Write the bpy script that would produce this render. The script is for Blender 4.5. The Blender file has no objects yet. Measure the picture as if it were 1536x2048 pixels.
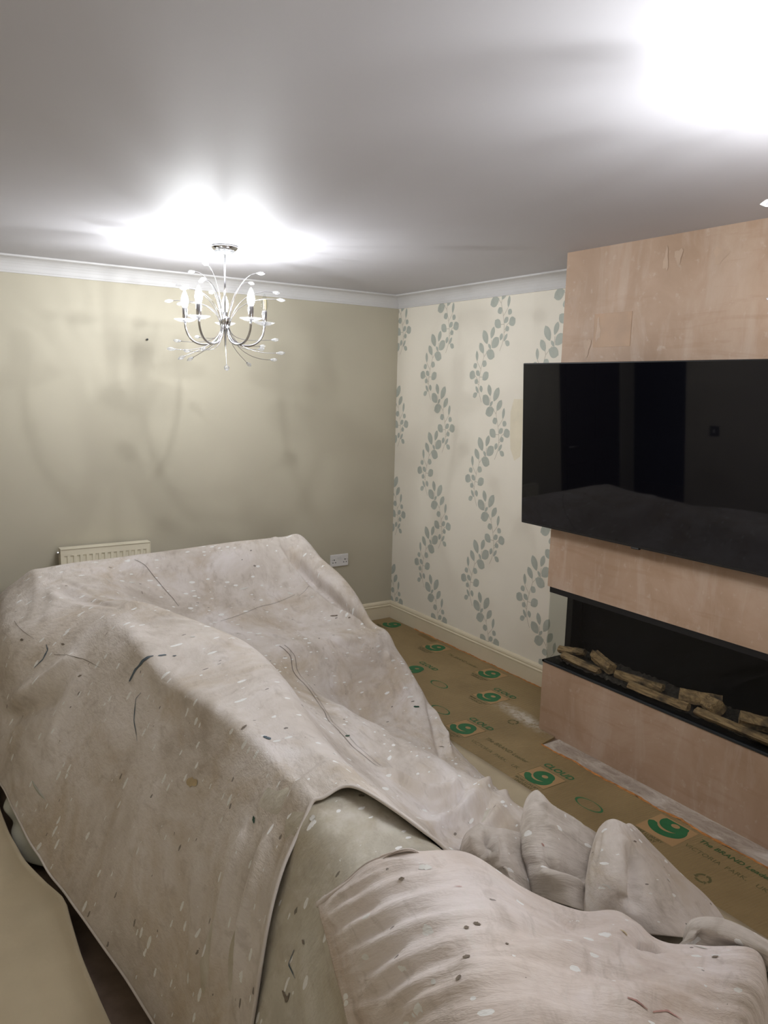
import bpy, bmesh, math, random
import numpy as np
from mathutils import Vector, Matrix

S = bpy.context.scene
COL = S.collection
random.seed(7)
RNG = np.random.default_rng(11)

# ------------------------------------------------------------------ camera
CAM_POS = (-3.2348, -4.7515, 1.7443)
CAM_R = (0.83534, -0.549152, 0.025275)
CAM_U = (0.066195, 0.146123, 0.987049)
CAM_F = (0.545733, 0.822849, -0.158413)
cd = bpy.data.cameras.new('camera')
cd.sensor_fit = 'HORIZONTAL'
cd.sensor_width = 36.0
cd.lens = 36.0 * 1542.69 / 1536.0
cd.clip_start = 0.02
cam = bpy.data.objects.new('camera', cd)
COL.objects.link(cam)
m = Matrix.Identity(4)
for i in range(3):
    m[i][0] = CAM_R[i]; m[i][1] = CAM_U[i]; m[i][2] = -CAM_F[i]; m[i][3] = CAM_POS[i]
cam.matrix_world = m
S.camera = cam

# ------------------------------------------------------------------ world / exposure
wd = bpy.data.worlds.new('world'); S.world = wd
wd.use_nodes = True
wd.node_tree.nodes['Background'].inputs[0].default_value = (0, 0, 0, 1)
wd.node_tree.nodes['Background'].inputs[1].default_value = 0.0
S.view_settings.view_transform = 'Standard'
S.view_settings.look = 'None'
S.view_settings.gamma = 1.0
S.view_settings.use_curve_mapping = False
S.view_settings.exposure = 0.15
BULB_WATTS = 12.0
S.cycles.max_bounces = 5
S.cycles.diffuse_bounces = 3
S.cycles.glossy_bounces = 3
S.cycles.transmission_bounces = 6
S.cycles.transparent_max_bounces = 8
S.cycles.caustics_reflective = False
S.cycles.caustics_refractive = False

# ------------------------------------------------------------------ materials
def srgb(r, g, b):
    f = lambda c: ((c / 255.0 + 0.055) / 1.055) ** 2.4 if c > 10 else c / 255.0 / 12.92
    return (f(r), f(g), f(b), 1.0)

class NT:
    def __init__(self, name):
        self.mat = bpy.data.materials.new(name); self.mat.use_nodes = True
        self.t = self.mat.node_tree; self.n = self.t.nodes; self.l = self.t.links
        self.b = self.n['Principled BSDF']; self.out = self.n['Material Output']
    def node(self, typ, **kw):
        x = self.n.new(typ)
        for k, v in kw.items(): setattr(x, k, v)
        return x
    def link(self, a, b): self.l.new(a, b)
    def coords(self, kind='Object', scale=(1, 1, 1), rot=(0, 0, 0), loc=(0, 0, 0)):
        tc = self.node('ShaderNodeTexCoord'); mp = self.node('ShaderNodeMapping')
        self.link(tc.outputs[kind], mp.inputs[0])
        mp.inputs['Scale'].default_value = scale; mp.inputs['Rotation'].default_value = rot
        mp.inputs['Location'].default_value = loc
        return mp.outputs[0]
    def noise(self, vec, scale, detail=4, rough=0.55, dist=0.0):
        x = self.node('ShaderNodeTexNoise'); self.link(vec, x.inputs['Vector'])
        x.inputs['Scale'].default_value = scale; x.inputs['Detail'].default_value = detail
        x.inputs['Roughness'].default_value = rough; x.inputs['Distortion'].default_value = dist
        return x.outputs['Fac']
    def ramp(self, fac, stops, interp='LINEAR'):
        x = self.node('ShaderNodeValToRGB'); self.link(fac, x.inputs[0])
        cr = x.color_ramp; cr.interpolation = interp
        while len(cr.elements) < len(stops): cr.elements.new(0.5)
        for e, (p, c) in zip(cr.elements, stops):
            e.position = p; e.color = c if len(c) == 4 else (c[0], c[1], c[2], 1)
        return x.outputs[0]
    def math(self, op, a, b=None, clamp=False):
        x = self.node('ShaderNodeMath', operation=op); x.use_clamp = clamp
        for i, v in enumerate((a, b)):
            if v is None: continue
            if isinstance(v, (int, float)): x.inputs[i].default_value = v
            else: self.link(v, x.inputs[i])
        return x.outputs[0]
    def mix(self, fac, a, b, mode='MIX'):
        x = self.node('ShaderNodeMix', data_type='RGBA', blend_type=mode)
        for k, v in ((0, fac), (6, a), (7, b)):
            if isinstance(v, (int, float)): x.inputs[k].default_value = v
            elif isinstance(v, tuple): x.inputs[k].default_value = v
            else: self.link(v, x.inputs[k])
        return x.outputs[2]
    def bump(self, h, strength=0.2, dist=0.01, prev=None):
        x = self.node('ShaderNodeBump'); self.link(h, x.inputs['Height'])
        x.inputs['Strength'].default_value = strength; x.inputs['Distance'].default_value = dist
        if prev is not None: self.link(prev, x.inputs['Normal'])
        return x.outputs[0]
    def base(self, c):
        if isinstance(c, tuple): self.b.inputs['Base Color'].default_value = c
        else: self.link(c, self.b.inputs['Base Color'])
    def set(self, **kw):
        for k, v in kw.items(): self.b.inputs[k.replace('_', ' ')].default_value = v
        return self

MATS = {}
def simple(name, col, rough=0.6, metal=0.0, var=0.06, spec=0.5, nscale=8, bump=0.0):
    if name in MATS: return MATS[name]
    t = NT(name); v = t.coords('Object')
    n = t.noise(v, nscale, 4)
    d = tuple(max(0, c * (1 - var)) for c in col[:3]) + (1,)
    u = tuple(min(1, c * (1 + var)) for c in col[:3]) + (1,)
    t.base(t.ramp(n, [(0.3, d), (0.7, u)]))
    t.set(Roughness=rough, Metallic=metal)
    t.b.inputs['Specular IOR Level'].default_value = spec
    if bump: t.link(t.bump(t.noise(v, nscale * 10, 3), bump, 0.004), t.b.inputs['Normal'])
    MATS[name] = t.mat
    return t.mat

def mat_wall(name, col, var=0.05):
    t = NT(name); v = t.coords('Object')
    n = t.noise(v, 1.3, 3, 0.6)
    d = tuple(c * (1 - var) for c in col[:3]); u = tuple(c * (1 + var) for c in col[:3])
    t.base(t.ramp(n, [(0.3, d), (0.7, u)])); t.set(Roughness=0.62)
    t.b.inputs['Specular IOR Level'].default_value = 0.35
    MATS[name] = t.mat; return t.mat

def mat_plaster():
    t = NT('pink_plaster'); v = t.coords('Object')
    big = t.noise(v, 2.2, 6, 0.62, 0.6)
    st = t.noise(t.coords('Object', scale=(3, 3.0, 0.7)), 3.0, 5, 0.6, 0.8)
    sm = t.noise(t.coords('Object', scale=(2, 0.6, 5)), 4, 4, 0.6, 0.4)
    c = t.ramp(big, [(0.28, srgb(166, 137, 112)), (0.5, srgb(181, 153, 130)), (0.72, srgb(196, 172, 152))])
    c = t.mix(t.ramp(st, [(0.52, (0, 0, 0)), (0.72, (0.55, 0.55, 0.55))]), c, srgb(200, 180, 164))
    c = t.mix(t.ramp(sm, [(0.55, (0, 0, 0)), (0.75, (0.5, 0.5, 0.5))]), c, srgb(162, 129, 101))
    fine = t.noise(v, 26, 3, 0.6)
    c = t.mix(t.ramp(fine, [(0.62, (0, 0, 0)), (0.72, (0.35, 0.35, 0.35))]), c, srgb(206, 188, 174))
    t.base(c); t.set(Roughness=0.55)
    t.b.inputs['Specular IOR Level'].default_value = 0.4
    t.link(t.bump(t.noise(v, 18, 4), 0.08, 0.004), t.b.inputs['Normal'])
    MATS['plaster'] = t.mat; return t.mat

def mat_cloth(name, c_dark, c_mid, c_light, seed, warm=(200, 182, 156), crease=(1.3, 2.0), cstr=0.42):
    t = NT(name)
    uv = t.coords('UV', loc=(seed, seed * 0.7, 0))
    nz = t.node('ShaderNodeTexNoise'); t.link(uv, nz.inputs['Vector']); nz.inputs['Scale'].default_value = 2.6
    nz.inputs['Detail'].default_value = 5; nz.inputs['Roughness'].default_value = 0.66; nz.inputs['Distortion'].default_value = 0.5
    sep = t.node('ShaderNodeSeparateColor'); t.link(nz.outputs['Color'], sep.inputs[0])
    c = t.ramp(sep.outputs[0], [(0.32, c_dark), (0.5, c_mid), (0.68, c_light)])
    c = t.mix(t.ramp(sep.outputs[1], [(0.50, (0, 0, 0)), (0.66, (0.6, 0.6, 0.6))]), c, srgb(*warm))
    # smears of old dust and grime, drawn out along the weave
    stn = t.node('ShaderNodeTexNoise'); t.link(t.coords('UV', scale=(1, 1.7, 1), rot=(0, 0, 0.5), loc=(1, seed, 0)), stn.inputs['Vector'])
    stn.inputs['Scale'].default_value = 13; stn.inputs['Detail'].default_value = 4; stn.inputs['Roughness'].default_value = 0.65; stn.inputs['Distortion'].default_value = 0.6
    s2 = t.node('ShaderNodeSeparateColor'); t.link(stn.outputs['Color'], s2.inputs[0])
    c = t.mix(t.ramp(s2.outputs[0], [(0.56, (0, 0, 0)), (0.72, (0.42, 0.42, 0.42))]), c, srgb(236, 230, 222))
    c = t.mix(t.ramp(s2.outputs[1], [(0.54, (0, 0, 0)), (0.72, (0.34, 0.34, 0.34))]), c, srgb(164, 150, 134))
    # paint spots: voronoi cells warped by the grime noise, a random few of them kept
    def spots(scale, keep, size, col, sx, loc, amt, keep2=None, col2=None):
        nonlocal c
        vec = t.coords('UV', scale=(1, sx, 1), loc=loc)
        ad = t.node('ShaderNodeMix', data_type='VECTOR'); ad.inputs[0].default_value = 0.5 / scale
        t.link(vec, ad.inputs[4]); t.link(stn.outputs['Color'], ad.inputs[5])
        vo = t.node('ShaderNodeTexVoronoi'); t.link(ad.outputs[1], vo.inputs['Vector']); vo.inputs['Scale'].default_value = scale
        sp = t.node('ShaderNodeSeparateColor'); t.link(vo.outputs['Color'], sp.inputs[0])
        sz = t.math('MULTIPLY', t.math('POWER', sp.outputs[1], 2.0), size)
        d = t.math('LESS_THAN', vo.outputs['Distance'], sz)
        f = t.math('MULTIPLY', t.math('MULTIPLY', t.math('LESS_THAN', sp.outputs[0], keep), d), amt)
        c = t.mix(f, c, srgb(*col))
        if keep2:
            f = t.math('MULTIPLY', t.math('MULTIPLY', t.math('GREATER_THAN', sp.outputs[0], 1 - keep2), t.math('LESS_THAN', vo.outputs['Distance'], t.math('MULTIPLY', sz, 0.6))), 0.7)
            c = t.mix(f, c, srgb(*col2))
    spots(22, 0.50, 0.22, (253, 252, 249), 0.6, (seed, 1, 0), 1.0, 0.20, (92, 84, 76))
    spots(46, 0.42, 0.36, (253, 252, 249), 0.45, (2, seed, 0), 1.0, 0.14, (104, 94, 84))
    t.base(c); t.set(Roughness=0.95)
    t.b.inputs['Specular IOR Level'].default_value = 0.1
    cr = t.noise(t.coords('UV', scale=(crease[0], crease[1], 1), rot=(0, 0, 0.15), loc=(seed, 0, 0)), 15, 4, 0.66, 0.25)
    b1 = t.bump(cr, cstr, 0.011)
    t.link(b1, t.b.inputs['Normal'])
    MATS[name] = t.mat; return t.mat

def mat_underlay():
    t = NT('brown_paper_underlay'); v = t.coords('Object')
    n = t.noise(v, 3.0, 5, 0.6)
    c = t.ramp(n, [(0.3, srgb(136, 115, 78)), (0.7, srgb(158, 135, 95))])
    fib = t.noise(t.coords('Object', scale=(1, 9, 1)), 60, 3)
    c = t.mix(t.ramp(fib, [(0.5, (0, 0, 0)), (0.8, (0.3, 0.3, 0.3))]), c, srgb(116, 96, 62))
    # chalky plaster scuff trodden into the paper next to the chimney breast corner
    tc = t.node('ShaderNodeTexCoord'); sx = t.node('ShaderNodeSeparateXYZ'); t.link(tc.outputs['Object'], sx.inputs[0])
    # scuff running along a slant from (-.38,-1.62) to (-.44,-2.15)
    dx = t.math('ADD', sx.outputs[0], 0.41); dx = t.math('ABSOLUTE', t.math('ADD', dx, t.math('MULTIPLY', t.math('ADD', sx.outputs[1], 1.9), -0.1)))
    m1 = t.math('SUBTRACT', 1.0, t.math('DIVIDE', dx, 0.07), True)
    m2 = t.math('SUBTRACT', 1.0, t.math('DIVIDE', t.math('ABSOLUTE', t.math('ADD', sx.outputs[1], 1.9)), 0.30), True)
    sc = t.noise(v, 32, 5, 0.7)
    mk = t.math('MULTIPLY', t.math('MULTIPLY', m1, m2), t.ramp(sc, [(0.38, (0, 0, 0)), (0.6, (1, 1, 1))]))
    c = t.mix(t.math('MULTIPLY', mk, 1.6, True), c, srgb(196, 186, 172))
    t.base(c); t.set(Roughness=0.55)
    wv = t.node('ShaderNodeTexWave', wave_type='BANDS', bands_direction='Y')
    t.link(t.coords('Object', rot=(0, 0, 0.12)), wv.inputs['Vector']); wv.inputs['Scale'].default_value = 26
    wv.inputs['Distortion'].default_value = 1.2; wv.inputs['Detail'].default_value = 2; wv.inputs['Detail Scale'].default_value = 0.6
    t.link(t.bump(wv.outputs['Fac'], 0.35, 0.004), t.b.inputs['Normal'])
    MATS['underlay'] = t.mat; return t.mat

def mat_glass_thin():
    t = NT('clear_pane'); t.n.remove(t.b)
    tr = t.node('ShaderNodeBsdfTransparent'); tr.inputs[0].default_value = (0.90, 0.91, 0.90, 1)
    gl = t.node('ShaderNodeBsdfGlossy'); gl.inputs['Roughness'].default_value = 0.01
    fr = t.node('ShaderNodeFresnel'); fr.inputs[0].default_value = 1.28
    ge = t.node('ShaderNodeNewGeometry'); fc = t.math('MULTIPLY', fr.outputs[0], t.math('SUBTRACT', 1.0, ge.outputs['Backfacing']))
    mx = t.node('ShaderNodeMixShader'); t.link(fc, mx.inputs[0]); t.link(tr.outputs[0], mx.inputs[1]); t.link(gl.outputs[0], mx.inputs[2])
    t.link(mx.outputs[0], t.out.inputs[0]); MATS['pane'] = t.mat; return t.mat

def mat_crystal(name='clear_crystal', clear=0.2):
    # cut glass: refracting, with facets that scatter some light on and let some straight through
    t = NT(name); t.b.inputs['Transmission Weight'].default_value = 0.85
    t.base((0.97, 0.98, 1, 1)); t.set(Roughness=0.04, IOR=1.5)
    tl = t.node('ShaderNodeBsdfTranslucent'); tl.inputs[0].default_value = (0.9, 0.93, 0.96, 1)
    tr = t.node('ShaderNodeBsdfTransparent')
    m1 = t.node('ShaderNodeMixShader'); m1.inputs[0].default_value = 0.06; t.link(t.b.outputs[0], m1.inputs[1]); t.link(tl.outputs[0], m1.inputs[2])
    m2 = t.node('ShaderNodeMixShader'); m2.inputs[0].default_value = clear; t.link(m1.outputs[0], m2.inputs[1]); t.link(tr.outputs[0], m2.inputs[2])
    t.link(m2.outputs[0], t.out.inputs[0])
    MATS['crystal'] = t.mat; return t.mat

def mat_emit(name, col, strength):
    t = NT(name); t.base((0.8, 0.8, 0.8, 1))
    t.b.inputs['Emission Color'].default_value = col; t.b.inputs['Emission Strength'].default_value = strength
    MATS[name] = t.mat; return t.mat

def mat_bulb():
    # glowing clear envelope: lets the filament lamp inside shine through
    t = NT('lit_bulb_envelope'); t.n.remove(t.b)
    tr = t.node('ShaderNodeBsdfTransparent'); em = t.node('ShaderNodeEmission'); em.inputs[0].default_value = (0.93, 0.97, 1, 1); em.inputs[1].default_value = 14.0
    ad = t.node('ShaderNodeAddShader'); t.link(tr.outputs[0], ad.inputs[0]); t.link(em.outputs[0], ad.inputs[1]); t.link(ad.outputs[0], t.out.inputs[0])
    t.mat.cycles.emission_sampling = 'NONE'
    return t.mat

def mat_log():
    t = NT('charred_wood'); v = t.coords('Object')
    n = t.noise(t.coords('Object', scale=(8, 1.2, 8)), 12, 5, 0.65, 0.5)
    c = t.ramp(n, [(0.3, srgb(96, 76, 54)), (0.55, srgb(168, 138, 98)), (0.75, srgb(196, 168, 124))])
    ch = t.noise(v, 9, 3, 0.6)
    c = t.mix(t.ramp(ch, [(0.52, (0, 0, 0)), (0.66, (0.85, 0.85, 0.85))]), c, srgb(44, 38, 34))
    t.base(c); t.set(Roughness=0.85); t.link(t.bump(n, 0.5, 0.008), t.b.inputs['Normal'])
    MATS['log'] = t.mat; return t.mat

def mat_screed():
    t = NT('dusty_screed'); v = t.coords('Object')
    n = t.noise(t.coords('Object', scale=(2.5, 1, 1)), 7, 6, 0.7, 0.6)
    c = t.ramp(n, [(0.28, srgb(134, 118, 104)), (0.5, srgb(176, 162, 148)), (0.72, srgb(212, 204, 194))])
    s = t.noise(v, 40, 4)
    c = t.mix(t.ramp(s, [(0.6, (0, 0, 0)), (0.75, (0.5, 0.5, 0.5))]), c, srgb(112, 92, 78))
    t.base(c); t.set(Roughness=0.85); t.link(t.bump(n, 0.4, 0.006), t.b.inputs['Normal'])
    MATS['screed'] = t.mat; return t.mat

M_WALL = mat_wall('cream_wall_paint', srgb(190, 183, 164))
M_PAPER = mat_wall('wallpaper_ground', srgb(238, 231, 217), 0.025)
M_CEIL = mat_wall('white_ceiling_paint', srgb(198, 196, 200), 0.02)
M_PLAIN = mat_wall('off_white_wall_paint', srgb(208, 198, 178))
M_COVE = mat_wall('white_coving', srgb(206, 204, 203), 0.015)
M_TRIM = simple('cream_gloss_trim', srgb(224, 212, 186), 0.35, var=0.02)
M_PLASTER = mat_plaster()
M_SUB = simple('dark_taupe_subfloor', srgb(150, 129, 113), 0.9, var=0.2, nscale=14, bump=0.3)
M_UNDER = mat_underlay()
M_CARPET = simple('pale_carpet_backing', srgb(188, 173, 145), 0.92, var=0.07, nscale=5, bump=0.12)
M_FOAM = simple('orange_foam_crumb', srgb(190, 128, 70), 0.95, var=0.35, nscale=40, bump=0.6)
M_CHROME = simple('polished_chrome', (0.62, 0.62, 0.63, 1), 0.09, 1.0, var=0.02)
M_CRYSTAL = mat_crystal()
M_DISH = mat_crystal('clear_cut_dish', 0.5)
M_BULB = mat_bulb()
M_AMBER = simple('amber_filament', srgb(196, 160, 52), 0.3)
M_PANE = mat_glass_thin()
M_BLACK = simple('matt_black_metal', srgb(24, 24, 26), 0.45, 0.3)
M_FIREBOX = simple('soot_black_lining', srgb(12, 12, 12), 0.6, spec=0.2)
M_SLATE = simple('dark_steel_trim', srgb(56, 60, 64), 0.4, 0.6)
M_EMBER = simple('dark_ember_bed', srgb(64, 56, 48), 0.9, var=0.5, nscale=45, bump=0.9)
M_LOG = mat_log()
M_SCREED = mat_screed()
M_SCREEN = simple('black_tv_glass', (0.004, 0.004, 0.006, 1), 0.03, var=0.0, spec=0.36)
M_BEZEL = simple('black_tv_plastic', srgb(16, 16, 18), 0.35)
M_RAD = simple('white_radiator_enamel', srgb(232, 224, 202), 0.3, var=0.015)
M_SOCK = simple('white_socket_plastic', srgb(228, 226, 226), 0.3, var=0.01)
M_HOLE_SHADE = simple('painted_hole_shade', srgb(30, 28, 26), 0.8)  # black stands in for the shade inside the socket's pin holes
M_SPRIG = simple('sage_grey_print', srgb(180, 184, 174), 0.5, var=0.08, nscale=20)
M_STEM = simple('taupe_stem_print', srgb(196, 188, 172), 0.5)
M_GREEN = simple('green_ink', srgb(38, 104, 62), 0.6, var=0.12, nscale=30)
M_INK = simple('dull_green_ink', srgb(98, 92, 56), 0.7, var=0.1)
M_TANBOX = simple('tan_print_box', srgb(172, 138, 96), 0.6, var=0.05)
M_CLOTH1 = mat_cloth('dust_sheet_cotton', srgb(203, 192, 180), srgb(229, 220, 212), srgb(244, 237, 234), 1.3)
M_CLOTH2 = mat_cloth('dust_sheet_grey_cotton', srgb(190, 183, 169), srgb(214, 208, 193), srgb(231, 224, 216), 4.1, (180, 166, 138), (2.6, 1.0), 0.4)
M_CLOTH3 = mat_cloth('dust_sheet_pink_cotton', srgb(203, 185, 173), srgb(233, 220, 211), srgb(248, 239, 236), 7.7, (190, 164, 138), (3.6, 0.9), 0.48)
M_CLOTH4 = mat_cloth('dust_sheet_pale_cotton', srgb(188, 178, 166), srgb(225, 216, 207), srgb(244, 237, 234), 12.4, (172, 154, 130), (4.0, 0.8), 0.6)
M_SOFA = simple('brown_sofa_fabric', srgb(104, 86, 70), 0.9, var=0.1, nscale=30, bump=0.2)
M_WOOD = simple('orange_brown_wood', srgb(150, 94, 44), 0.5, var=0.15, nscale=12)
M_DARKDOOR = simple('dark_brown_door', srgb(44, 32, 26), 0.4, var=0.15, nscale=6)
M_HALL = simple('dim_blue_hall_paint', srgb(92, 104, 128), 0.8)
M_STITCH = simple('grey_stitching', srgb(116, 106, 98), 0.9)
M_BLUEPAINT = simple('dried_blue_grey_paint', srgb(92, 106, 116), 0.8, var=0.3, nscale=40)
M_REDPAINT = simple('dried_red_paint', srgb(196, 152, 142), 0.8, var=0.3, nscale=40)
M_DARKPAINT = simple('dried_dark_paint', srgb(132, 120, 106), 0.9, var=0.3, nscale=40)
M_GREENPAINT = simple('dried_green_paint', srgb(52, 84, 68), 0.9, var=0.3, nscale=40)
M_WHITEPAINT = simple('dried_white_paint', srgb(232, 230, 224), 0.8)
M_OCHRE = simple('ochre_stain', srgb(198, 178, 142), 0.9, var=0.2, nscale=30)

# ------------------------------------------------------------------ helpers
def tag(o, label=None, cat=None, group=None, kind=None):
    if label: o['label'] = label
    if cat: o['category'] = cat
    if group: o['group'] = group
    if kind: o['kind'] = kind
    return o

def empty(name, loc=(0, 0, 0)):
    o = bpy.data.objects.new(name, None); COL.objects.link(o); o.location = loc; o.empty_display_size = 0.05
    return o

def obj(name, bm, mat, parent=None, smooth=False, bevel=0.0):
    me = bpy.data.meshes.new(name)
    bmesh.ops.recalc_face_normals(bm, faces=bm.faces)
    bm.to_mesh(me); bm.free()
    me.materials.append(mat)
    if smooth: me.polygons.foreach_set('use_smooth', [True] * len(me.polygons))
    o = bpy.data.objects.new(name, me); COL.objects.link(o)
    if parent: o.parent = parent
    if bevel:
        md = o.modifiers.new('bevel', 'BEVEL'); md.width = bevel; md.segments = 2; md.limit_method = 'ANGLE'
    return o

def bx(bm, x0, x1, y0, y1, z0, z1):
    vs = [bm.verts.new((x, y, z)) for x in (x0, x1) for y in (y0, y1) for z in (z0, z1)]
    for f in ((0, 1, 3, 2), (4, 6, 7, 5), (0, 4, 5, 1), (2, 3, 7, 6), (0, 2, 6, 4), (1, 5, 7, 3)):
        bm.faces.new([vs[i] for i in f])
    return vs

def box(name, x0, x1, y0, y1, z0, z1, mat, parent=None, bevel=0.0):
    bm = bmesh.new(); bx(bm, x0, x1, y0, y1, z0, z1)
    return obj(name, bm, mat, parent, bevel=bevel)

def lathe(bm, prof, n=24, c=(0, 0, 0), axis='z'):
    rings = []
    for r, h in prof:
        ring = []
        for k in range(n):
            a = 2 * math.pi * k / n
            if axis == 'z': co = (c[0] + r * math.cos(a), c[1] + r * math.sin(a), c[2] + h)
            elif axis == 'y': co = (c[0] + r * math.cos(a), c[1] + h, c[2] + r * math.sin(a))
            else: co = (c[0] + h, c[1] + r * math.cos(a), c[2] + r * math.sin(a))
            ring.append(bm.verts.new(co))
        rings.append(ring)
    for a, b in zip(rings, rings[1:]):
        for k in range(n): bm.faces.new((a[k], a[(k + 1) % n], b[(k + 1) % n], b[k]))
    bm.faces.new(rings[0][::-1]); bm.faces.new(rings[-1])

def tube(bm, pts, rad, n=8):
    pts = [Vector(p) for p in pts]
    rads = rad if isinstance(rad, (list, tuple)) else [rad] * len(pts)
    rings = []; up = Vector((0.13, 0.27, 0.95)).normalized()
    for i, p in enumerate(pts):
        d = (pts[min(i + 1, len(pts) - 1)] - pts[max(i - 1, 0)]).normalized()
        a = d.cross(up)
        if a.length < 1e-4: a = d.cross(Vector((1, 0, 0)))
        a.normalize(); b = d.cross(a).normalized()
        rings.append([bm.verts.new(p + rads[i] * (math.cos(2 * math.pi * k / n) * a + math.sin(2 * math.pi * k / n) * b)) for k in range(n)])
    for r, s in zip(rings, rings[1:]):
        for k in range(n): bm.faces.new((r[k], r[(k + 1) % n], s[(k + 1) % n], s[k]))
    bm.faces.new(rings[0][::-1]); bm.faces.new(rings[-1])

def bez(p0, p1, p2, p3, n=14):
    out = []
    for i in range(n + 1):
        t = i / n; u = 1 - t
        out.append(u ** 3 * Vector(p0) + 3 * u * u * t * Vector(p1) + 3 * u * t * t * Vector(p2) + t ** 3 * Vector(p3))
    return out

def extrude_profile(bm, prof, path_fn, ts):
    """prof: list of (a, b); path_fn(t, a, b) -> xyz; closed profile swept over ts"""
    rings = [[bm.verts.new(path_fn(t, a, b)) for a, b in prof] for t in ts]
    n = len(prof)
    for r, s in zip(rings, rings[1:]):
        for k in range(n): bm.faces.new((r[k], r[(k + 1) % n], s[(k + 1) % n], s[k]))
    bm.faces.new(rings[0][::-1]); bm.faces.new(rings[-1])

def copy_tree(o, parent=None):
    c = o.copy(); COL.objects.link(c); c.parent = parent
    for ch in list(o.children): copy_tree(ch, c)
    return c

# ------------------------------------------------------------------ room shell
H = 2.4
XL, YN = -3.6, -5.7          # left wall, wall behind the camera
XB, YB = -0.43, -2.041       # chimney breast front and its far edge
YB2 = -4.2
Z0, Z1 = 0.377, 0.776        # fireplace opening
def struct(o): o['kind'] = 'structure'; return o

struct(box('floor', XL - 2.6, 0.1, YN - 0.1, 2.6, -0.12, 0.0, M_SUB))
struct(box('ceiling', XL - 2.6, 0.1, YN - 0.1, 2.6, H, H + 0.1, M_CEIL))
struct(box('wall_back', -2.74, 0.1, 0.0, 0.1, 0.0, H, M_WALL))
bm = bmesh.new(); bx(bm, XL - 0.1, -2.74, 0.0, 0.1, 2.04, H); bx(bm, XL - 0.1, -3.52, 0.0, 0.1, 0, 2.04)
struct(obj('wall_back_doorway', bm, M_WALL))
WR = struct(box('wall_right', 0.0, 0.1, YN, 0.0, 0.0, H, M_PAPER))
bm = bmesh.new(); bx(bm, XL - 0.1, XL, YN, -0.62, 0, H); bx(bm, XL - 0.1, XL, -0.62, 0.0, 2.06, H)
struct(obj('wall_left', bm, M_PLAIN))
struct(box('wall_front', XL - 0.1, 0.1, YN - 0.1, YN, 0, H, M_PLAIN))
# dim room beyond the opening, seen only as a reflection in the television
struct(box('wall_hall_far', XL - 2.6, XL - 2.5, -0.9, 2.6, 0, H, M_HALL))
struct(box('wall_hall_end', XL - 2.5, 0.1, 2.5, 2.6, 0, H, M_HALL))
struct(box('wall_hall_near', XL - 2.6, XL - 0.1, -0.95, -0.85, 0, H, M_HALL))
wn = struct(empty('window_1', (-5.15, 2.5, 1.6)))
M_DUSK = mat_emit('dusk_sky_pane', (0.35, 0.45, 0.7, 1), 0.35)
for sx in (-0.28, 0.28):
    box('pane_left_offscreen' if sx < 0 else 'pane_right_offscreen', sx - 0.2, sx + 0.2, -0.02, -0.01, -0.4, 0.4, M_DUSK, wn)
    bm = bmesh.new()
    for k in range(5): bx(bm, sx - 0.2 + k * 0.1 - 0.005, sx - 0.2 + k * 0.1 + 0.005, -0.04, -0.02, -0.42, 0.42)
    for k in range(6): bx(bm, sx - 0.22, sx + 0.22, -0.04, -0.02, -0.4 + k * 0.16 - 0.005, -0.4 + k * 0.16 + 0.005)
    obj('glazing_bars', bm, M_DARKDOOR, wn)
dr = struct(empty('door_1', (-3.13, 0.03, 0)))
box('door_leaf', -0.38, 0.38, -0.02, 0.02, 0.0, 2.03, M_DARKDOOR, dr, 0.003)
for px in (-0.18, 0.18):
    for pz in ((0.2, 0.85), (1.05, 1.85)):
        box('door_panel', px - 0.13, px + 0.13, -0.028, -0.02, pz[0], pz[1], M_DARKDOOR, dr, 0.006)
bm = bmesh.new(); tube(bm, [(0.31, -0.02, 1.02), (0.31, -0.07, 1.02), (0.2, -0.075, 1.02)], 0.009); obj('door_handle', bm, M_CHROME, dr, True)

# chimney breast: upper and lower boxes with the fireplace slot running out of its far side
bm = bmesh.new()
bx(bm, XB, 0.0, YB2, YB, Z1, H)
bx(bm, XB, 0.0, YB2, YB, 0.0, Z0)
bx(bm, -0.20, 0.0, YB2, YB - 0.0, Z0, Z1)
bx(bm, XB, -0.20, YB2, -3.72, Z0, Z1)
WB = struct(obj('wall_chimney', bm, M_PLASTER))
M_PATCH = simple('damp_plaster_patch', srgb(166, 131, 98), 0.5, var=0.12, nscale=9)
for (y0, y1, z0, z1) in ((-2.446, -2.234, 1.955, 2.105), (-3.34, -3.16, 1.95, 2.13)):
    o = box('plaster_patch', XB - 0.0012, XB + 0.002, y0, y1, z0, z1, M_PATCH, WB)
# trowel smears left proud on the skim
M_SMEAR = simple('pale_plaster_smear', srgb(190, 164, 142), 0.6, var=0.06, nscale=20)
for (yc, zc, dy, dz) in ((-2.60, 2.30, 0.012, 0.045), (-2.66, 2.31, 0.018, 0.03), (-2.20, 1.96, 0.02, 0.04), (-2.26, 2.03, 0.012, 0.05), (-2.85, 2.29, 0.03, 0.03)):
    bm = bmesh.new(); vs = []
    for k in range(12):
        a = 2 * math.pi * k / 12; q = 1 + 0.35 * math.sin(3 * a + yc * 40)
        vs.append(bm.verts.new((XB - 0.0016, yc + dy * q * math.cos(a), zc + dz * q * math.sin(a))))
    bm.faces.new(vs); obj('plaster_smear', bm, M_SMEAR, WB)

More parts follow.
